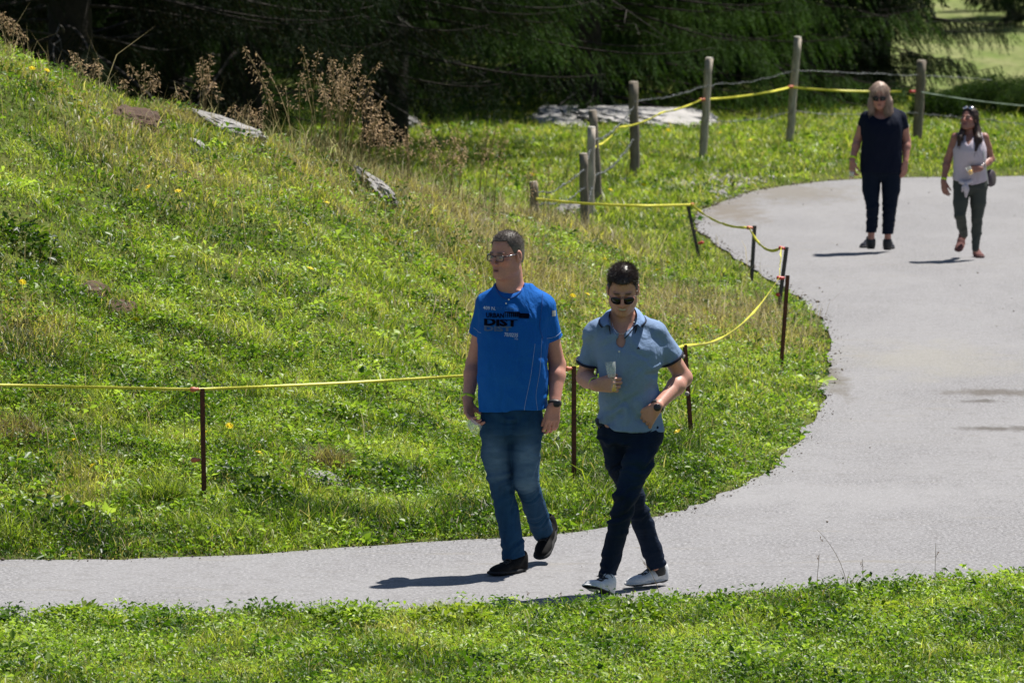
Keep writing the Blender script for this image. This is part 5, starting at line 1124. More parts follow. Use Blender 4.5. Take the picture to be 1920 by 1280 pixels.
    seam([(1018, 548), (1014, 585), (1012, 610), (1018, 632)], .0022, 'armhole_seam', m_teed); seam([(1025, 632), (1040, 630), (1052, 622)], .0014, 'cuff_seam', m_thread); seam([(888, 615), (896, 620), (902, 621)], .0014, 'cuff_seam', m_thread)
    seam([(926, 529), (933, 546), (945, 556), (960, 556), (975, 546), (985, 530)], .0045, 'neckband', m_teed, 0.)
    for x, y in ((949, 566), (954, 559)):
        q = on_surface(bv, Q(x, y)[0], Q(x, y)[2], d)
        if q is not None: disc(tee, q, V3(0, -1, 0), .0045, .0015, plain('shell button', (.75, .74, .7), .3, bmp=0), 'button', n=12)
    build('undershirt', [(ell(Q(949, 553, -.040), (.036, .03, .026)), .01, 'add')], .004, m_tee, e, (.33, .33, .30))
    # the print
    m_ink = plain('black print', (.003, .004, .012), .9, bmp=0, spec=.05); m_ink2 = plain('faded grey print', (.075, .13, .24), .8, bmp=0); m_white = plain('white print', (.62, .66, .74), .7, bmp=0); m_teal = plain('faint blue print', (.03, .17, .46), .7, bmp=0)
    def text(s_, x, y, hpx, mat, bold=0., sx=1., slope=-.02, name='print', cutz=None, shear=0):
        cu = bpy.data.curves.new('t', 'FONT'); cu.body = s_; cu.size = 1; cu.offset = bold; cu.shear = shear; cu.resolution_u = 2; ob = bpy.data.objects.new('t', cu); COL.objects.link(ob)
        bpy.context.view_layer.update(); me = bpy.data.meshes.new_from_object(ob.evaluated_get(bpy.context.evaluated_depsgraph_get())); bpy.data.objects.remove(ob)
        bm = bmesh.new(); bm.from_mesh(me); bmesh.ops.triangulate(bm, faces=bm.faces)
        k = hpx / 353. / .72; o = Q(x, y)
        for _ in range(4):
            ed = [q for q in bm.edges if q.calc_length() * k * sx > .008]
            if not ed: break
            bmesh.ops.subdivide_edges(bm, edges=ed, cuts=1); bmesh.ops.triangulate(bm, faces=bm.faces)
        V = []
        for v in bm.verts:
            wx = o[0] + v.co.x * k * sx; wz = o[2] + v.co.y * k + (wx - o[0]) * slope
            if cutz is not None: wz = min(wz, Q(0, cutz)[2] + (wx - o[0]) * slope)
            q = on_surface(bv, wx, wz, d, .005); V.append(q if q is not None else np.array([wx, d - .1, wz]))
        F = [[v.index for v in f.verts] for f in bm.faces]; bm.free(); bpy.data.meshes.remove(me); return mesh_obj(name, V, F, mat, tee, smooth=False)
    text('409 N.', 906, 578, 6.5, m_white, .01, .95, name='print'); text('FIRST ST.', 928, 577, 5, m_teal, 0, .9); text('CANNON', 953, 577, 3.5, m_teal, 0, .9)
    text('URBAN', 911, 591.5, 8.5, m_ink, .03, .88, slope=-.01); text('DIST', 907, 606, 13.5, m_ink, .05, 1.62, cutz=594.5); text('DIST', 907, 616, 9, m_ink2, .045, 2.0)
    text('78/0235', 945, 626, 7, m_white, .01, .82, slope=-.05, shear=.15); text('1976', 964, 632, 3.2, m_white, 0, .8, slope=-.05)
    def patch(x0, x1, y0, y1, mat, name='print', off=.005, slope=0):
        nx, ny = 9, 4; V = []
        for j in range(ny):
            for i in range(nx):
                x = x0 + (x1 - x0) * i / (nx - 1); y = y0 + (y1 - y0) * j / (ny - 1) + slope * (x - x0); q = on_surface(bv, Q(x, y)[0], Q(x, y)[2], d, off); V.append(q if q is not None else Q(x, y, -.1))
        i = np.arange(nx * ny).reshape(ny, nx); mesh_obj(name, V, [np.stack([i[:-1, :-1], i[1:, :-1], i[1:, 1:], i[:-1, 1:]], -1).reshape(-1, 4)], mat, tee, smooth=False)
    patch(973, 992, 583.5, 592.5, m_ink, slope=.03)
    for i in range(7): patch(947 + i * 3.7, 947 + i * 3.7 + 1.2 + i * .35, 580.5, 590.5, m_ink, slope=.03)
    patch(946, 975, 580.5, 583, m_ink, slope=.03)
    patch(1035, 1042, 580, 591, plain('grey sleeve patch', (.42, .42, .38), .8, var=.5, sc=160, bmp=0), 'sleeve_patch')
    # jeans
    pr = [(P(0, y, d)[2], P((a + b) / 2, y, d)[0], d + .0, (b - a) / 2 / 353., ry) for y, a, b, ry in ((812, 903, 1018, .125), (790, 900, 1019, .132), (765, 901, 1018, .132), (745, 904, 1015, .13))]
    J = [(loft(pr, 0.), .02, 'add')]
    J += [(cone(Q(934, 802, 0), Q(987, 802, 0), .088, .086), .02, 'add')]
    def chain(pts, k=.02):
        for (a, ra), (b, rb) in zip(pts, pts[1:]): J.append((cone(a, b, ra, rb), k, 'add'))
    chain([(Q(932, 800, .0), .086), (Q(931, 850, -.02), .079), (Q(938, 903, -.04), .064), (Q(951, 960, .03), .062), (Q(962, 1022, .05), .060), (Q(963, 1043, .05), .064)])
    chain([(Q(989, 800, -.0), .083), (Q(986, 850, -.04), .075), (Q(986, 900, -.07), .063), (Q(1002, 950, .2), .060), (Q(1014, 985, .42), .057), (Q(1019, 1000, .50), .058)])
    aR = V3(.17, .0, -1); aL = Q(1016, 992, .46) - Q(986, 900, -.06); aL /= np.linalg.norm(aL)
    def jd(V, n):
        t = stripes(V, Q(940, 903), V3(.12, 0, -1), -.09, .13, 75, .006, 81) * (V[:, 0] < Q(962, 0)[0]) + stripes(V, Q(986, 900), aL, -.10, .12, 75, .006, 82) * (V[:, 0] > Q(958, 0)[0])
        t += stripes(V, Q(955, 1010), V3(.1, 0, -1), -.02, .10, 120, .006, 83) * (V[:, 0] < Q(990, 0)[0]) + stripes(V, Q(1006, 965, .2), aL, -.03, .16, 110, .006, 84) * (V[:, 0] > Q(990, 0)[0])
        t += stripes(V, Q(930, 800), V3(.6, 0, -.8), -.04, .10, 60, .006, 85) + stripes(V, Q(990, 800), V3(-.6, 0, -.8), -.04, .10, 60, .006, 86)
        return t + (fbm(V[:, 0] * 2, V[:, 2], 87, 9, 3) - .5) * .008
    fadeR, fadeL = [Q(925, 845, -.1), Q(934, 880, -.1), Q(930, 862, -.1)], [Q(988, 845, -.14), Q(990, 882, -.14), Q(992, 905, -.14), Q(990, 860, -.12)]
    def jc(V):
        base = V3(.012, .048, .105); C = np.tile(base, (len(V), 1)) * (1 + .5 * (fbm(V[:, 0] * 3, V[:, 2], 88, 14, 3) - .5)[:, None]); w_ = np.zeros(len(V))
        for q in fadeR: w_ = np.maximum(w_, .7 * near(V, q, .075))
        for q in fadeL: w_ = np.maximum(w_, .85 * near(V, q, .080))
        w_ *= .6 + .9 * fbm(V[:, 0] * 2, V[:, 2] * 6, 89, 9, 3); w_ = np.clip(w_, 0, 1)[:, None]; C = C * (1 - w_) + V3(.12, .20, .28) * w_
        for q in (Q(917, 862, -.06), Q(927, 877, -.07), Q(916, 900, -.05)): w_ = near(V, q, .009)[:, None]; C = C * (1 - w_) + V3(.01, .02, .04) * w_
        return C
    jeans, JV, JQ = build('jeans', J, .004, m_denim, e, jc, disp=jd, cuts=[(Q(963, 1046, .05), V3(.25, 0, -1), V3(-2, 20, 0), V3(P(992, 0, d)[0], 40, .3)), (Q(1020, 997, .5), aL, V3(P(994, 0, d)[0], 20, 0), V3(2, 40, .45)), (Q(960, 745), V3(0, 0, 1))])
    ud = plain('soft black leather', (.012, .011, .011), .55, bmp=0)
    shoe(e, V3(*G(985, 1073)[:2], .0) + V3(0, .08, 0), V3(*G(916, 1080)[:2], 0) + V3(0, -.02, 0), (0, 0, 1), .300, (.007, .0065, .0065), (.020, .020, .022), m_strap, wid=.05)
    hl_ = P(1038, 988, d + .60); to_ = P(1013, 1063, d + .34); to_[2] = .012
    shoe(e, hl_, to_, (hl_ - to_) * V3(0, 0, 0) + V3(-.35, -.85, .55), .295, (.007, .0065, .0065), (.020, .020, .022), m_strap)
    # wristband, watch
    band(e, WR * .92 + ER * .08, ER - WR, .035, .016, m_neon, 'wristband', (1., .82)); ub = WL * .98 + EL_ * .02
    wt = band(e, ub, EL_ - WL, .034, .018, m_strap, 'watch', (1., .85), th=.003); disc(wt, ub + V3(.010, -.034, .0), V3(.25, -1, .1), .0185, .006, m_black, 'dial', sq=.35)
    # the glass in his hand, opening towards the road
    ax = V3(.62, -.55, -.55); ax /= np.linalg.norm(ax); c = Q(886, 797, -.135)
    V, F = lathe([(0, .020), (.004, .026), (.05, .031), (.068, .033), (.068, .0312), (.05, .0292), (.012, .0225), (.011, .001)], c - ax * .03, ax)
    tag(mesh_obj('drinking_glass', V, F, m_glass, loc=c), 'empty glass tumbler tilted in the hand of the man in the blue T-shirt', 'glass', 'glasses carried by the walkers')
man_blue()
# ---------------------------------------------------------------- man in the light blue polo shirt
m_pique = cloth('light blue pique', .9, .85, .022, scl=(1.1, 1, .8)); m_navy_trim = plain('navy ribbing', (.008, .012, .035), .85, bmp=0); m_navy_denim = cloth('dark navy denim', .85, .9, .016, 0, scl=(.7, .7, 2.2)); m_white_shoe = cloth('white shoe mesh', .7, .2, .002, 0)
def man_polo():
    d = 29.35; Q = lambda x, y, o=0: P(x, y, d + o); K = FPX / d
    g = G(1172, 1118); e = empty('person', (g[0], g[1], 0), 'man in a light blue polo shirt and sunglasses striding with one hand in his pocket', 'person', GP)
    O = Q(1168, 543, -.06); R = frame(V3(-.05, -1, -.47)); s = .975; head = (O, R, s); W = lambda x, y, z: O + s * (R[0] * x + R[1] * y + R[2] * z)
    SR, ER, WR = Q(1116, 624, .02), Q(1096, 708, .10), Q(1117, 722, -.16); SL, EL_, WL = Q(1230, 624, -.0), Q(1282, 708, .08), Q(1231, 763, -.13)
    L = head_prims(O, R, s)
    # open smile
    L += [(cone(W(-.022, .090, -.066), W(-.034, .078, -.056), .006, .004), .008, 'add'), (cone(W(.022, .090, -.066), W(.034, .078, -.056), .006, .004), .008, 'add')]
    L += [(cone(O + R[1] * -.03 + V3(0, 0, -.04), Q(1167, 604, .02), .058, .062), .03, 'add'), (cone(Q(1167, 604, .02), Q(1166, 642, .015), .062, .096), .03, 'add'), (cone(Q(1167, 603, .03), Q(1135, 612, .03), .045, .045), .04, 'add'), (cone(Q(1167, 603, .03), Q(1205, 612, .0), .045, .045), .04, 'add')]
    rings = lambda t, m, m2: [(P(0, y, d)[2], P((a + b) / 2, y, d)[0], d + cy, (b - a) / 2 / K - m, ry - m2) for y, a, b, cy, ry in t]
    TR = [(825, 1119, 1246, .02, .120), (806, 1118, 1246, .02, .120), (790, 1119, 1243, .02, .118), (760, 1120, 1239, .01, .116), (725, 1122, 1238, .0, .118), (690, 1119, 1242, -.01, .122), (655, 1113, 1246, -.01, .122), (632, 1110, 1244, .0, .112), (615, 1116, 1236, .015, .095), (603, 1128, 1222, .025, .078), (594, 1140, 1204, .03, .062)]
    L += [(cone(Q(1165, 795, .03), Q(1195, 795, .03), .07, .07), .03, 'add'), (loft(rings(TR[3:], .024, .022)), .03, 'add')] + arm_prims(SR, ER, WR, (.048, .040, .027)) + arm_prims(SL, EL_, WL, (.050, .043, .029))
    hr, tips = hand_prims(WR, V3(.93, -.28, .03), V3(.28, .95, -.05), V3(0, 0, 1), 1.02, per=[(.75, .95, .5), (.8, 1.0, .6), (.85, 1.0, .6), (.8, 1.0, .6)], thumb=(.45, .75), spread=.02); L += hr
    hl, _ = hand_prims(WL, Q(1199, 806, -.075) - WL, V3(.3, 1, -.1), V3(-1, 0, .3), 1.04, curl=(.45, .3, .2), thumb=(.5, -.05)); L += hl
    for a, b, c in ((Q(1210, 800), Q(1171, 935, -.18), Q(1139, 1082, -.08)), (Q(1152, 800), Q(1188, 925, .1), Q(1231, 1062, .28))): L += [(cone(a, b, .065, .038), .02, 'add'), (cone(b, c, .038, .027), .02, 'add')]
    sc = skin_col(head, (.56, .28, .21), brow=(.04, .025, .02), eyes=False)
    def sc2(V):
        C = sc(V); q = (V - O) @ R.T / s; t = np.exp(-((q[:, 0] / .019) ** 6 + ((q[:, 2] + .0685 - .12 * np.abs(q[:, 0]) ** 1.0 * 1.2) / .0042) ** 2)) * (q[:, 1] > .07); C = C * (1 - t[:, None]) + V3(.72, .66, .60) * t[:, None]; return C
    build('body', L, .004, m_skin, e, sc2)
    cap_hair(head, e, (.028, .015, .010), 9, thick=.013, hairline=.076, L=.017, stand=.7, n=6500, mess=.42, topL=1.3, comb=(.2, .5), back=-.06, temple=.006, side=.12)
    glasses(head, e, m_dark_lens, m_frame, lw=.027, lh=.0215, gap=.034, shape='aviator', rim=.0014, fwd=.104)
    # polo
    T = [(loft(rings(TR, 0, 0)), .03, 'add'), (cone(Q(1160, 606, .03), Q(1118, 620, .02), .042, .048), .04, 'add'), (cone(Q(1176, 606, .02), Q(1226, 620, .0), .042, .05), .04, 'add')]
    sR = SR * .34 + ER * .66; sL = SL * .42 + EL_ * .58; arv = (ER - SR) / np.linalg.norm(ER - SR); alv = (EL_ - SL) / np.linalg.norm(EL_ - SL)
    T += [(cone(SR, sR + arv * .05, .054, .064), .03, 'add'), (cone(SL, sL + alv * .05, .055, .067), .03, 'add'), (cone(Q(1226, 780, .03), Q(1236, 800, .05), .042, .045), .03, 'add')]
    def post(F):
        F.put(ell(Q(1167, 601, -.03), (.062, .095, .060)), .008, 'cut')
        F.put(ell(Q(1167, 612, -.10), (.040, .065, .040)), .006, 'cut')
        F.put(cone(Q(1167, 600, -.10), Q(1164, 632, -.115), .108, .046, ((1, 0, 0), .45)), .004, 'cut')
    def dsp(V, n):
        x = stripes(V, Q(1232, 690), V3(-.62, 0, -.78), -.06, .42, 24, .008, 91) + stripes(V, Q(1130, 700), V3(.3, 0, -.95), .0, .30, 24, .006, 92) + stripes(V, Q(1245, 640), V3(-.75, 0, -.65), -.05, .2, 34, .006, 93)
        x += stripes(V, Q(1180, 770), V3(.1, 0, -1.), -.02, .10, 42, .005, 94); return x + (fbm(V[:, 0] * 1.2 + V[:, 1], V[:, 2] * .7, 95, 6, 3) - .5) * .018 * np.clip((Q(0, 625)[2] - V[:, 2]) / .1, 0, 1)
    polo, TV, TQ = build('polo_shirt', T, .004, m_pique, e, lambda V: np.tile(V3(.205, .29, .455), (len(V), 1)) * (1 + .12 * (fbm(V[:, 0] * 3, V[:, 2] * 3, 96, 30, 3) - .5)[:, None]), post=post, disp=dsp,
        cuts=[(sR, arv, V3(-2, d - .4, .8), V3(P(1117, 0, d)[0], d + .4, 1.6)), (sL, alv, V3(P(1248, 0, d)[0], d - .5, .7), V3(2, d + .5, 1.6)), (Q(1160, 805), V3(-.04, 0, -1)), (Q(1118, 789), V3(-.42, 0, -.9))])
    bv = bvh(TV, TQ)
    def line(pts, rad, name, mt, off=.001):
        o = []
        for x, y in catmull(pts, 12):
            q = on_surface(bv, Q(x, y)[0], Q(x, y)[2], d, off)
            if q is not None: o.append(q)
        if len(o) > 2: mesh_obj(name, *tube(o, rad, 5)[:2], mt, polo)
    # sleeve trim: rings round the cuffs
    for c, ax, r_ in ((sR, arv, .0645), (sL, alv, .0675)): band(polo, c - ax * .003, ax, r_ - .003, .013, m_navy_trim, 'cuff_trim', (1, 1), 40, .004)
    # collar, folded over
    def strip(a, b, name, mt, th=.003, k=10, lift=None):
        A = catmull([Q(*p) for p in a], k); B = catmull([Q(*p) for p in b], k); n = len(A); M = (A + B) / 2 + (V3(0, 0, lift) if lift else 0); rows = [A, A * .5 + M * .5 + V3(0, 0, (lift or 0) * .3), M, M * .5 + B * .5, B]; c = np.mean(A, 0); V = []
        for X in rows: V.append(X)
        for X in rows: o = X - c; o[:, 2] = 0; o /= np.linalg.norm(o, axis=1)[:, None]; V.append(X - o * th)
        V = np.concatenate(V); i = np.arange(n - 1); F = []; m = len(rows)
        for q in range(m - 1): F.append(np.stack([q * n + i, q * n + i + 1, (q + 1) * n + i + 1, (q + 1) * n + i], 1)); F.append(np.stack([(q + m) * n + i + 1, (q + m) * n + i, (q + m + 1) * n + i, (q + m + 1) * n + i + 1], 1))
        for q, w2 in ((0, m), (m - 1, 2 * m - 1)): F.append(np.stack([q * n + i, q * n + i + 1, w2 * n + i + 1, w2 * n + i], 1))
        for j in (0, n - 1): F.append(np.array([[q * n + j, (q + 1) * n + j, (q + 1 + m) * n + j, (q + m) * n + j] for q in range(m - 1)]))
        return mesh_obj(name, V, [np.concatenate(F)], mt, polo, col=np.tile(V3(.20, .30, .50), (len(V), 1)))
    inner = [(1144, 611, -.112), (1141, 600, -.085), (1141, 588, -.03), (1149, 578, .04), (1168, 573, .075), (1187, 575, .04), (1195, 586, -.03), (1195, 600, -.085), (1191, 610, -.112)]
    outer = [(1130, 614, -.125), (1124, 606, -.095), (1125, 597, -.02), (1137, 590, .055), (1168, 584, .10), (1200, 588, .05), (1210, 596, -.03), (1210, 604, -.095), (1202, 613, -.122)]
    strip(inner, outer, 'collar', m_pique, lift=.010)
    strip([(x, y + 1.5, z + .005) for x, y, z in inner], [(x * .985 + 1167 * .015, y + 16, z + .012) for x, y, z in inner], 'collar_stand', m_navy_trim, th=.002)
    strip([(x, y - 1, z - .003) for x, y, z in outer], [(x + (1.6 if x > 1168 else -1.6), y + 1.2, z) for x, y, z in outer], 'collar_edge', m_navy_trim, th=.002)
    line([(1146, 612), (1152, 622), (1158, 631), (1163, 638), (1161, 655), (1160, 666)], .0022, 'placket', plain('light blue placket', (.25, .36, .56), .9, bmp=0)); line([(1190, 610), (1180, 621), (1171, 631), (1166, 640)], .0030, 'placket', m_navy_trim)
    for x, y in ((1157, 636), (1160, 655)):
        q = on_surface(bv, Q(x, y)[0], Q(x, y)[2], d)
        if q is not None: disc(polo, q, V3(0, -1, 0), .0055, .002, plain('white button', (.75, .74, .7), .3, bmp=0), 'button', n=14)
    q = [on_surface(bv, Q(x, y)[0], Q(x, y)[2], d, .005) for x, y in ((1196, 645.5), (1199.6, 650), (1192.6, 650), (1196, 648.2))]
    if all(a is not None for a in q): mesh_obj('emblem', q[:3], [(0, 2, 1)], m_navy_trim, polo, smooth=False)
    mesh_obj('necklace', *tube(catmull([Q(1147, 604, -.085), Q(1152, 618, -.098), Q(1160, 625, -.103), Q(1170, 625, -.103), Q(1182, 616, -.098), Q(1189, 603, -.085)], 8), .0012, 5)[:2], m_metal, e)
    # trousers
    J = [(loft(rings([(830, 1128, 1240, .0, .10), (812, 1122, 1243, .015, .112), (798, 1125, 1237, .02, .098), (784, 1128, 1234, .02, .09)], 0, 0)), .02, 'add'), (cone(Q(1150, 815, .02), Q(1212, 815, .0), .078, .082), .02, 'add')]
    def chain(pts, k=.02):
        for (a, ra), (b, rb) in zip(pts, pts[1:]): J.append((cone(a, b, ra, rb), k, 'add'))
    chain([(Q(1210, 815, 0), .087), (Q(1195, 870, -.10), .078), (Q(1172, 935, -.19), .060), (Q(1160, 985, -.15), .056), (Q(1147, 1040, -.10), .050), (Q(1139, 1080, -.07), .048)])
    chain([(Q(1152, 815, .03), .084), (Q(1163, 870, .06), .074), (Q(1186, 925, .10), .056), (Q(1205, 980, .18), .056), (Q(1222, 1030, .24), .052), (Q(1232, 1062, .28), .052)])
    a1 = V3(-.22, .12, -1.); a1 /= np.linalg.norm(a1); a2 = V3(.32, .1, -1); a2 /= np.linalg.norm(a2)
    def jd(V, n):
        f = (V[:, 1] < d + .0); t = (stripes(V, Q(1172, 935, -.19), V3(-.1, 0, -1.), -.10, .20, 80, .008, 101) + stripes(V, Q(1145, 1050, -.1), a1, -.03, .09, 90, .006, 102)) * f
        t += (stripes(V, Q(1190, 930, .1), a2, -.1, .2, 80, .006, 103) + stripes(V, Q(1225, 1040, .24), a2, -.03, .08, 110, .004, 104)) * ~f
        return t + stripes(V, Q(1195, 830), V3(-.25, 0, -1.), -.03, .22, 55, .006, 105) + (fbm(V[:, 0] * 2, V[:, 2], 106, 9, 3) - .5) * .007
    def jc(V):
        C = np.tile(V3(.0065, .014, .034), (len(V), 1)) * (1 + .5 * (fbm(V[:, 0] * 3, V[:, 2], 107, 14, 3) - .5)[:, None]); w_ = (.4 * near(V, Q(1188, 880, -.18), .10))[:, None]; return C * (1 - w_) + V3(.018, .045, .085) * w_
    c1 = Q(1139, 1080, -.07); c2 = Q(1232, 1062, .28)
    jeans, JV, JQ = build('trousers', J, .004, m_navy_denim, e, jc, disp=jd, cuts=[(c1, V3(.12, 0, -1), V3(-2, 20, 0), V3(P(1180, 0, d)[0], d + .12, .35)), (c2, a2, V3(P(1195, 0, d)[0], d + .1, 0), V3(2, 40, .35)), (Q(1180, 786), V3(0, 0, 1))])
    jb = bvh(JV, JQ); o = [on_surface(jb, Q(x, y)[0], Q(x, y)[2], d, .001) for x, y in catmull([(1182, 806), (1196, 808), (1210, 808), (1222, 803)], 8)]; o = [q for q in o if q is not None]
    if len(o) > 3: mesh_obj('pocket_hem', *tube(o, .003, 6)[:2], m_navy_trim, jeans)
    mesh_obj('belt', *tube(catmull([Q(1119, 786, -.04), Q(1121, 794, -.09), Q(1126, 800, -.11)], 6), .010, 8)[:2], m_black, jeans)
    hl_ = V3(*G(1145, 1121)[:2], .008); to_ = hl_ + V3(-.125, -.235, .075)
    wc = lambda V: np.tile(V3(.62, .62, .63), (len(V), 1)) * (.8 + .4 * fbm(V[:, 0] * 10, V[:, 2] * 10 + V[:, 1] * 8, 110, 9, 3))[:, None]
    shoe(e, hl_, to_, (0, 0, 1), .275, wc, [(.6, .6, .6), (.012, .014, .016)], m_strap, mat=m_white_shoe)
    hr_ = P(1251, 1089, d + .36); tr_ = P(1181, 1112, d + .20); tr_[2] = .012
    shoe(e, hr_, tr_, (0, 0, 1), .275, wc, [(.55, .55, .54), (.02, .022, .025)], m_strap, mat=m_white_shoe)
    for c, ax_, r_ in ((Q(1139, 1080, -.08), V3(-.1, -.05, -1), .038), (Q(1234, 1060, .29), V3(.2, .1, -1), .036)): mesh_obj('sock', *lathe([(-.03, r_ - .004), (0, r_ - .002), (.03, r_), (.05, r_ - .006)], c, ax_, 20), m_strap, e)
    uw = WR * .9 + ER * .1; band(e, uw, ER - WR, .034, .012, m_neon, 'wristband', (1., .85)); band(e, WR * .96 + ER * .04, ER - WR, .032, .006, m_strap, 'wristband', (1., .85))
    ub = WL * .97 + EL_ * .03; wt = band(e, ub, EL_ - WL, .034, .020, m_strap, 'watch', (1., .85), th=.003); disc(wt, ub + V3(-.002, -.036, -.003), V3(.15, -1, .2), .0195, .007, m_black, 'dial')
    c = Q(1149, 727, -.175); ax = V3(-.10, .02, 1); ax /= np.linalg.norm(ax)
    V, F = lathe([(-.02, .018), (-.014, .0235), (.01, .021), (.035, .0185), (.06, .021), (.10, .0262), (.135, .0265), (.135, .0250), (.10, .0246), (.06, .0194), (.04, .010), (.038, .001)], c, ax)
    gl = mesh_obj('drinking_glass', V, F, m_glass, loc=c); tag(gl, 'tall clear tasting glass held upright by the man in the polo shirt', 'glass', 'glasses carried by the walkers')
    V, F = lathe([(-.018, .015), (-.01, .020), (.006, .018), (.02, .0165)], c, ax); mesh_obj('drink', V, F, m_beer, gl); 
    V, F = lathe([(.041, .010), (.05, .0165), (.056, .018)], c, ax); mesh_obj('dark_foam', V, F, plain('brown dregs', (.10, .04, .02), .4, bmp=0), gl)
man_polo()

# ---------------------------------------------------------------- the two women farther up the road
def long_hair(parent, head, lobes, col, seed, h=.007, n=1500, strand=.20, tw=.002, face_cut=True, mat=None):
    O, R, s = head; W = lambda x, y, z: O + s * (R[0] * x + R[1] * y + R[2] * z); pr = [(ell(W(0, -.018, .042), np.array([.082, .100, .094]) * s, R), .02, 'add')]
    for pts in lobes:
        for (a, ra), (b, rb) in zip(pts, pts[1:]): pr.append((cone(a, b, ra, rb), .03, 'add'))
    def post(F):
        if face_cut: F.put(ell(W(0, .115, -.035), np.array([.056, .080, .115]) * s, R), .015, 'cut')
    def cf(V): return np.tile(np.array(col), (len(V), 1)) * (.55 + .9 * fbm((V[:, 0] - O[0]) * 5, V[:, 2] * .5 + V[:, 1] * 3, seed, 14, 3))[:, None]
    o, V, Q = build('hair', pr, h, mat or m_hair_matt, parent, cf, post=post, disp=lambda V, n: .008 * (fbm((V[:, 0] - O[0]) * 9, V[:, 2] * .8 + V[:, 1] * 9, seed, 9, 2) - .5))
    nn = normals(V, Q); r = np.random.default_rng(seed); k = r.integers(0, len(V), n); d = V3(0, 0, -1)[None] + nn[k] * .10 + r.normal(0, .05, (n, 3)); q = (V[k] - O) @ R.T / s; up_ = np.clip((q[:, 2] - .06) / .05, 0, 1)[:, None]; d = d + (nn[k] * V3(1, 1, 0)) * up_ * 1.3
    SV, SF, SC = strands(V[k], d, strand * r.uniform(.3, .8, n) * s, np.full(n, tw), np.tile(np.array(col), (n, 1)) * r.uniform(.6, 1.5, (n, 1)), seed, curl=.12); x = mesh_obj('hair_strands', SV, SF, mat or m_hair_matt, o, col=SC); x['kind'] = 'stuff'
    return o
def woman_blonde():
    d = 55.4; Q = lambda x, y, o=0: P(x, y, d + o); K = FPX / d; h = .006
    g = G(1646, 470); e = empty('person', (g[0], g[1], 0), 'tall blonde woman in sunglasses, navy T-shirt and navy trousers', 'person', GP)
    O = Q(1649, 179, -.09); R = frame(V3(-.08, -1, -.28)); s = .98; head = (O, R, s); W = lambda x, y, z: O + s * (R[0] * x + R[1] * y + R[2] * z)
    SR, ER, WR = Q(1624, 221, .0), Q(1608, 262, .06), Q(1598, 302, -.04); SL, EL_, WL = Q(1689, 221, .0), Q(1700, 264, .06), Q(1698, 304, -.04)
    rg = lambda t, m: [(P(0, y, d)[2], P((a + b) / 2, y, d)[0], d + cy, (b - a) / 2 / K - m, ry - m) for y, a, b, cy, ry in t]
    TR = [(335, 1612, 1693, .02, .155), (300, 1614, 1691, .01, .155), (275, 1615, 1691, -.01, .155), (250, 1616, 1692, -.03, .15), (232, 1618, 1694, -.03, .14), (216, 1622, 1694, .0, .115), (206, 1632, 1684, .02, .08), (201, 1640, 1674, .03, .06)]
    L = head_prims(O, R, s) + [(cone(O - R[1] * .02 + V3(0, 0, -.05), Q(1655, 207, .02), .050, .058), .03, 'add'), (loft(rg(TR[1:], .022)), .03, 'add')] + arm_prims(SR, ER, WR, (.052, .038, .026)) + arm_prims(SL, EL_, WL, (.054, .040, .026))
    L += hand_prims(WR, V3(-.05, -.15, -1), V3(.7, .6, 0), V3(.4, -.9, 0), .95, per=[(.5, .6, .4), (.5, .65, .4), (.55, .6, .4), (.5, .6, .4)], thumb=(.5, .5))[0] + hand_prims(WL, V3(-.10, -.15, -1), V3(-.6, .75, 0), V3(-.5, -.8, 0), .95, curl=(.3, .45, .3), thumb=(.3, .3))[0]
    for a, b, c in ((Q(1633, 325), Q(1636, 388, -.03), Q(1633, 452, 0)), (Q(1671, 325), Q(1668, 388, .0), Q(1664, 452, .08))): L += [(cone(a, b, .07, .04), .02, 'add'), (cone(b, c, .038, .032), .02, 'add')]
    build('body', L, .0055, m_skin, e, skin_col(head, (.42, .20, .15), eyes=False))
    lob = [[(W(-.050, -.02, .05), .032), (W(-.078, .0, -.06), .030), (W(-.076, .03, -.145), .026)], [(W(.055, -.02, .05), .035), (W(.084, .0, -.06), .038), (W(.090, .02, -.155), .042)], [(W(0, -.08, .0), .06), (W(0, -.10, -.12), .07)]]
    long_hair(e, head, lob, (.40, .29, .23), 21, n=2600, strand=.11, tw=.0018)
    glasses(head, e, m_dark_lens, m_frame, lw=.028, lh=.021, gap=.033, rim=.003, fwd=.105)
    T = [(loft(rg(TR, 0)), .03, 'add'), (cone(Q(1650, 210, .02), Q(1626, 219, 0), .045, .05), .04, 'add'), (cone(Q(1660, 210, .02), Q(1687, 219, 0), .045, .05), .04, 'add')]
    sR = SR * .62 + ER * .38; sL = SL * .55 + EL_ * .45; T += [(cone(SR, sR + (ER - SR) * .15, .055, .060), .03, 'add'), (cone(SL, sL + (EL_ - SL) * .15, .056, .062), .03, 'add')]
    nv = cloth('navy jersey', .8, .8, .02, 0, scl=(1, 1, .5)); dd = lambda V, n: (fbm(V[:, 0] * 1.4 + V[:, 1], V[:, 2] * .6, 121, 7, 3) - .5) * .022
    build('t_shirt', T, h, nv, e, lambda V: np.tile(V3(.004, .007, .020), (len(V), 1)), disp=dd, post=lambda F: F.put(ell(Q(1653, 211, -.06), (.085, .11, .075)), .01, 'cut'), cuts=[(sR, ER - SR, V3(P(1500, 0, d)[0], d - .4, .5), V3(P(1613, 0, d)[0], d + .4, 1.6)), (sL, EL_ - SL, V3(P(1696, 0, d)[0], d - .4, .5), V3(P(1760, 0, d)[0], d + .4, 1.6)), (Q(1652, 324), V3(0, 0, -1))])
    J = [(loft(rg([(328, 1615, 1692, .02, .13), (310, 1614, 1692, .02, .14), (300, 1618, 1688, .02, .13)], 0)), .02, 'add'), (cone(Q(1635, 322), Q(1671, 322), .098, .098), .02, 'add')]
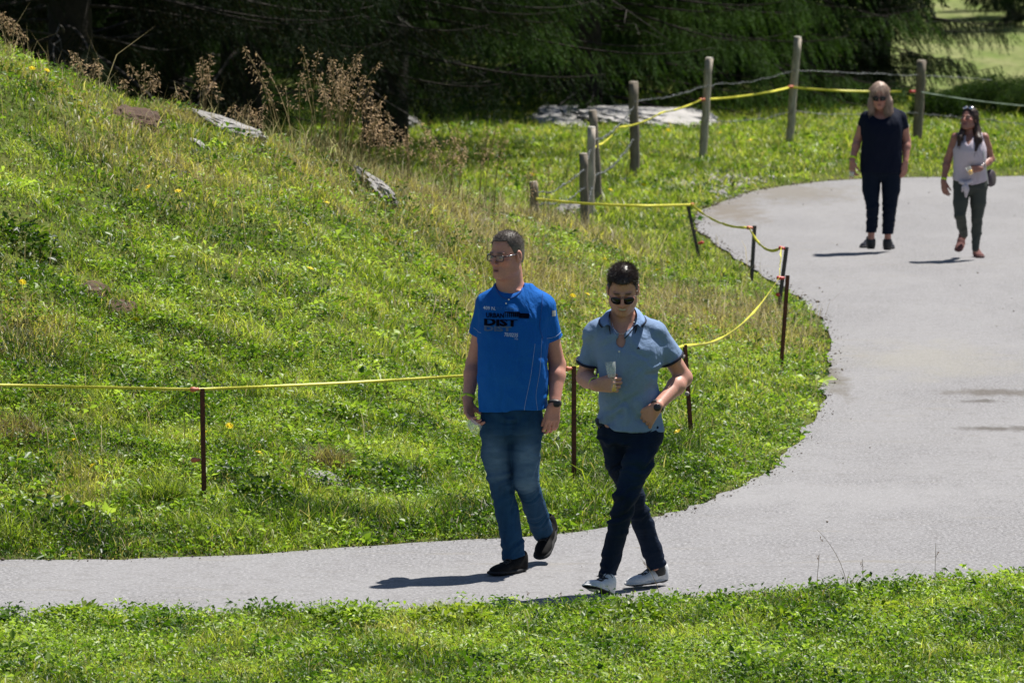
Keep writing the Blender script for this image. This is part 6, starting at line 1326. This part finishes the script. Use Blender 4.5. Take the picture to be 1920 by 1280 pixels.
    for pts in ([(Q(1634, 325), .096), (Q(1633, 355), .086), (Q(1636, 388, -.03), .064), (Q(1635, 420, 0), .056), (Q(1633, 438, .01), .053)], [(Q(1671, 325), .100), (Q(1671, 355), .088), (Q(1668, 388), .070), (Q(1666, 420, .05), .060), (Q(1664, 440, .07), .056)]):
        for (a, ra), (b, rb) in zip(pts, pts[1:]): J.append((cone(a, b, ra, rb), .012, 'add'))
    build('trousers', J, h, nv, e, lambda V: np.tile(V3(.004, .009, .022), (len(V), 1)), disp=lambda V, n: dd(V, n) * .5 + stripes(V, Q(1650, 388), V3(0, 0, -1), -.12, .25, 70, .004, 122), cuts=[(Q(1633, 436), V3(0, 0, -1), V3(P(1600, 0, d)[0], 50, 0), V3(P(1648, 0, d)[0], 60, .4)), (Q(1664, 440), V3(0, 0, -1), V3(P(1648, 0, d)[0], 50, 0), V3(P(1700, 0, d)[0], 60, .4))])
    a = G(1633, 462); shoe(e, V3(a[0], a[1] + .02, 0), V3(a[0] - .10, a[1] - .23, 0), (0, 0, 1), .265, (.008, .010, .02), (.05, .05, .055), m_strap, h=.006, lace=False)
    a = G(1664, 464); shoe(e, V3(a[0], a[1] + .02, 0), V3(a[0] + .02, a[1] - .24, 0), (0, 0, 1), .265, (.008, .010, .02), (.05, .05, .055), m_strap, h=.006, lace=False)
    for q_ in (Q(1633, 455, .01), Q(1664, 457, .07)): mesh_obj('sock', *lathe([(-.06, .036), (-.03, .044), (.0, .047), (.03, .046), (.045, .038)], q_, V3(0, 0, 1), 18), m_strap, e)
    band(e, WR * .85 + ER * .15, ER - WR, .031, .022, m_neon, 'wristband')
    c = Q(1596, 336, -.09); V, F = lathe([(0, .018), (.003, .023), (.05, .027), (.075, .029), (.075, .027), (.05, .025), (.006, .020), (.005, .001)], c, V3(.1, -.1, 1), 20); gl = tag(mesh_obj('drinking_glass', V, F, m_glass, loc=c), 'small glass of golden beer hanging from the fingers of the blonde woman', 'glass', 'glasses carried by the walkers')
    mesh_obj('drink', *lathe([(.007, .018), (.03, .0225)], c, V3(.1, -.1, 1), 20), m_beer, gl)
    t = catmull([Q(1690, 250, .16), Q(1697, 262, .14), Q(1694, 275, .15)], 4); mesh_obj('shoulder_bag', *tube(t, .05, 10)[:2], plain('blue bag cloth', (.03, .12, .30), .7), e)
woman_blonde()
def woman_white():
    d = 54.3; Q = lambda x, y, o=0: P(x, y, d + o); K = FPX / d; h = .006
    g = G(1820, 486); e = empty('person', (g[0], g[1], 0), 'dark haired woman in a knotted white sleeveless blouse, looking up', 'person', GP)
    O = Q(1817, 224, .0); R = frame(V3(-.52, -.85, .26)); s = .90; head = (O, R, s); W = lambda x, y, z: O + s * (R[0] * x + R[1] * y + R[2] * z)
    SR, ER, WR = Q(1792, 258, .0), Q(1777, 300, .06), Q(1769, 340, -.02); SL, EL_, WL = Q(1846, 258, .0), Q(1858, 298, .06), Q(1838, 316, -.15)
    rg = lambda t, m: [(P(0, y, d)[2], P((a + b) / 2, y, d)[0], d + cy, (b - a) / 2 / K - m, ry - m) for y, a, b, cy, ry in t]
    TR = [(356, 1787, 1852, .02, .125), (335, 1786, 1851, .01, .125), (318, 1788, 1848, .0, .115), (300, 1788, 1849, -.02, .12), (282, 1787, 1850, -.03, .128), (268, 1788, 1848, -.02, .115), (256, 1794, 1842, .0, .08), (248, 1802, 1836, .02, .055)]
    L = head_prims(O, R, s) + [(cone(O - R[1] * .02 + V3(0, 0, -.05), Q(1819, 250, .02), .045, .052), .03, 'add'), (loft(rg(TR[1:], .014)), .03, 'add'), (cone(Q(1812, 254, .02), Q(1793, 258, .0), .035, .042), .03, 'add'), (cone(Q(1824, 254, .02), Q(1845, 258, .0), .035, .042), .03, 'add')] + arm_prims(SR, ER, WR, (.043, .034, .023)) + arm_prims(SL, EL_, WL, (.043, .035, .023))
    L += hand_prims(WR, V3(.12, -.2, -1), V3(.5, .8, 0), V3(.5, -.8, 0), .88, curl=(.4, .5, .4), thumb=(.4, .4))[0] + hand_prims(WL, V3(-.95, -.3, -.1), V3(-.2, .9, -.2), V3(0, 0, 1), .86, curl=(.6, .7, .4), thumb=(.4, .6))[0]
    for a, b, c in ((Q(1804, 345), Q(1800, 400, -.08), Q(1808, 445, .26)), (Q(1834, 345), Q(1832, 408, -.0), Q(1829, 470, .0))): L += [(cone(a, b, .055, .030), .02, 'add'), (cone(b, c, .026, .022), .02, 'add')]
    build('body', L, .005, m_skin, e, skin_col(head, (.30, .14, .105), brow=(.03, .02, .015), lips=(.33, .09, .09)))
    lob = [[(W(-.06, -.02, .03), .025), (Q(1804, 246, -.08), .022), (Q(1800, 258, -.12), .022), (Q(1797, 272, -.13), .012)], [(W(.06, -.02, .03), .030), (Q(1832, 245, -.02), .034), (Q(1834, 262, -.09), .036), (Q(1829, 282, -.14), .018)]]
    long_hair(e, head, lob, (.035, .018, .013), 22, n=1100, strand=.09, tw=.0014)
    gl = glasses((W(0, -.035, .075), frame(R[1] * .9 + R[2] * .45), s), e, m_metal, m_frame, lw=.027, lh=.021, gap=.033, rim=.003, fwd=.105)
    m_bl = cloth('white cotton blouse', .8, .8, .02, 0, scl=(1, 1, .5))
    cut = [(Q(1812, 347), V3(.0, 0, -1)), (Q(1790, 338), V3(-.3, 0, -1)), (Q(1848, 339), V3(.3, 0, -1))]
    T = [(loft(rg(TR, 0)), .02, 'add'), (cone(Q(1808, 254, .01), Q(1796, 258, .0), .040, .046), .03, 'add'), (cone(Q(1828, 254, .01), Q(1842, 258, .0), .040, .046), .03, 'add')]
    def post(F):
        F.put(ell(Q(1818, 248, -.03), (.055, .09, .05)), .01, 'cut'); F.put(cone(Q(1817, 252, -.08), Q(1815, 275, -.125), .045, .010), .006, 'cut')
        for q in (Q(1785, 262, .0), Q(1855, 262, .0)): F.put(ell(q, (.045, .2, .09)), .01, 'cut')
    b_, BV, BQ = build('blouse', T, h, m_bl, e, lambda V: np.tile(V3(.50, .44, .50), (len(V), 1)), post=post, cuts=cut, disp=lambda V, n: (fbm(V[:, 0] * 2 + V[:, 1], V[:, 2] * .5, 131, 9, 3) - .5) * .02)
    mesh_obj('knot', *merge([tube(catmull([Q(1800, 340, -.12), Q(1811, 344, -.15), Q(1822, 339, -.13)], 6), .022, 8), tube(np.array([Q(1811, 344, -.16), Q(1812, 355, -.15), Q(1811, 370, -.14)]), [.018, .030, .008], 8), tube(np.array([Q(1811, 344, -.16), Q(1806, 352, -.15), Q(1804, 360, -.14)]), [.014, .018, .006], 8)])[:2], plain('white knot cloth', (.52, .47, .52), .8), b_)
    m_lg = cloth('grey green leggings', .75, .3, .004, .05)
    J = [(loft(rg([(352, 1788, 1852, .02, .115), (340, 1787, 1852, .02, .12), (330, 1789, 1849, .02, .11)], 0)), .02, 'add'), (cone(Q(1805, 350), Q(1834, 350), .088, .088), .02, 'add')]
    aR = Q(1808, 440, .24)
    for pts in ([(Q(1804, 352), .084), (Q(1801, 380, -.05), .072), (Q(1800, 402, -.08), .056), (Q(1804, 425, .12), .048), (aR, .036)], [(Q(1834, 352), .086), (Q(1834, 380), .076), (Q(1832, 408), .054), (Q(1831, 435, .02), .050), (Q(1829, 466, .0), .034)]):
        for (a, ra), (b, rb) in zip(pts, pts[1:]): J.append((cone(a, b, ra, rb), .012, 'add'))
    build('leggings', J, h, m_lg, e, lambda V: np.tile(V3(.055, .062, .055), (len(V), 1)), disp=lambda V, n: stripes(V, Q(1815, 405), V3(0, 0, -1), -.1, .3, 60, .003, 132))
    sc_ = (.15, .07, .065); a = P(1806, 447, d + .42); b = P(1797, 471, d + .24); b[2] = max(b[2], .02)
    shoe(e, a, b, V3(-.2, -.8, .5), .24, sc_, (.12, .05, .04), m_strap, h=.006, lace=False)
    a = G(1829, 481); shoe(e, V3(a[0], a[1] + .02, 0), V3(a[0] + .04, a[1] - .21, 0), (0, 0, 1), .24, sc_, (.10, .06, .06), m_strap, h=.006, lace=False)
    band(e, WR * .9 + ER * .1, ER - WR, .026, .020, m_neon, 'wristband'); band(e, WL * .75 + EL_ * .25, EL_ - WL, .029, .014, m_metal, 'bracelet'); band(e, WL * .9 + EL_ * .1, EL_ - WL, .027, .016, plain('white watch strap', (.7, .68, .66), .5), 'watch')
    c = Q(1822, 322, -.235); V, F = lathe([(0, .018), (.003, .022), (.06, .027), (.085, .028), (.085, .026), (.06, .025), (.006, .019), (.005, .001)], c - V3(0, 0, .03), V3(-.5, -.1, 1), 20); gl = tag(mesh_obj('drinking_glass', V, F, m_glass, loc=c), 'glass with amber beer held at the waist by the woman in white', 'glass', 'glasses carried by the walkers')
    mesh_obj('drink', *lathe([(.007, .018), (.045, .0235)], c - V3(0, 0, .03), V3(-.5, -.1, 1), 20), m_beer, gl)
    bag = empty('handbag', Q(1857, 335, .06), 'dark round handbag with a white strap at the hip of the woman in white', 'bag')
    V, F = lathe([(-.035, .05), (-.03, .075), (0, .085), (.03, .075), (.035, .05)], Q(1857, 334, .06), V3(1, -.5, .1), 24); mesh_obj('pouch', V, F, plain('dark bag leather', (.045, .03, .04), .5), bag)
    mesh_obj('strap', *tube(catmull([Q(1853, 345, -.07), Q(1850, 325, -.11), Q(1846, 300, -.13), Q(1843, 275, -.1), Q(1841, 255, -.0)], 8), .006, 6)[:2], plain('white strap', (.6, .6, .58), .6), bag)
woman_white()
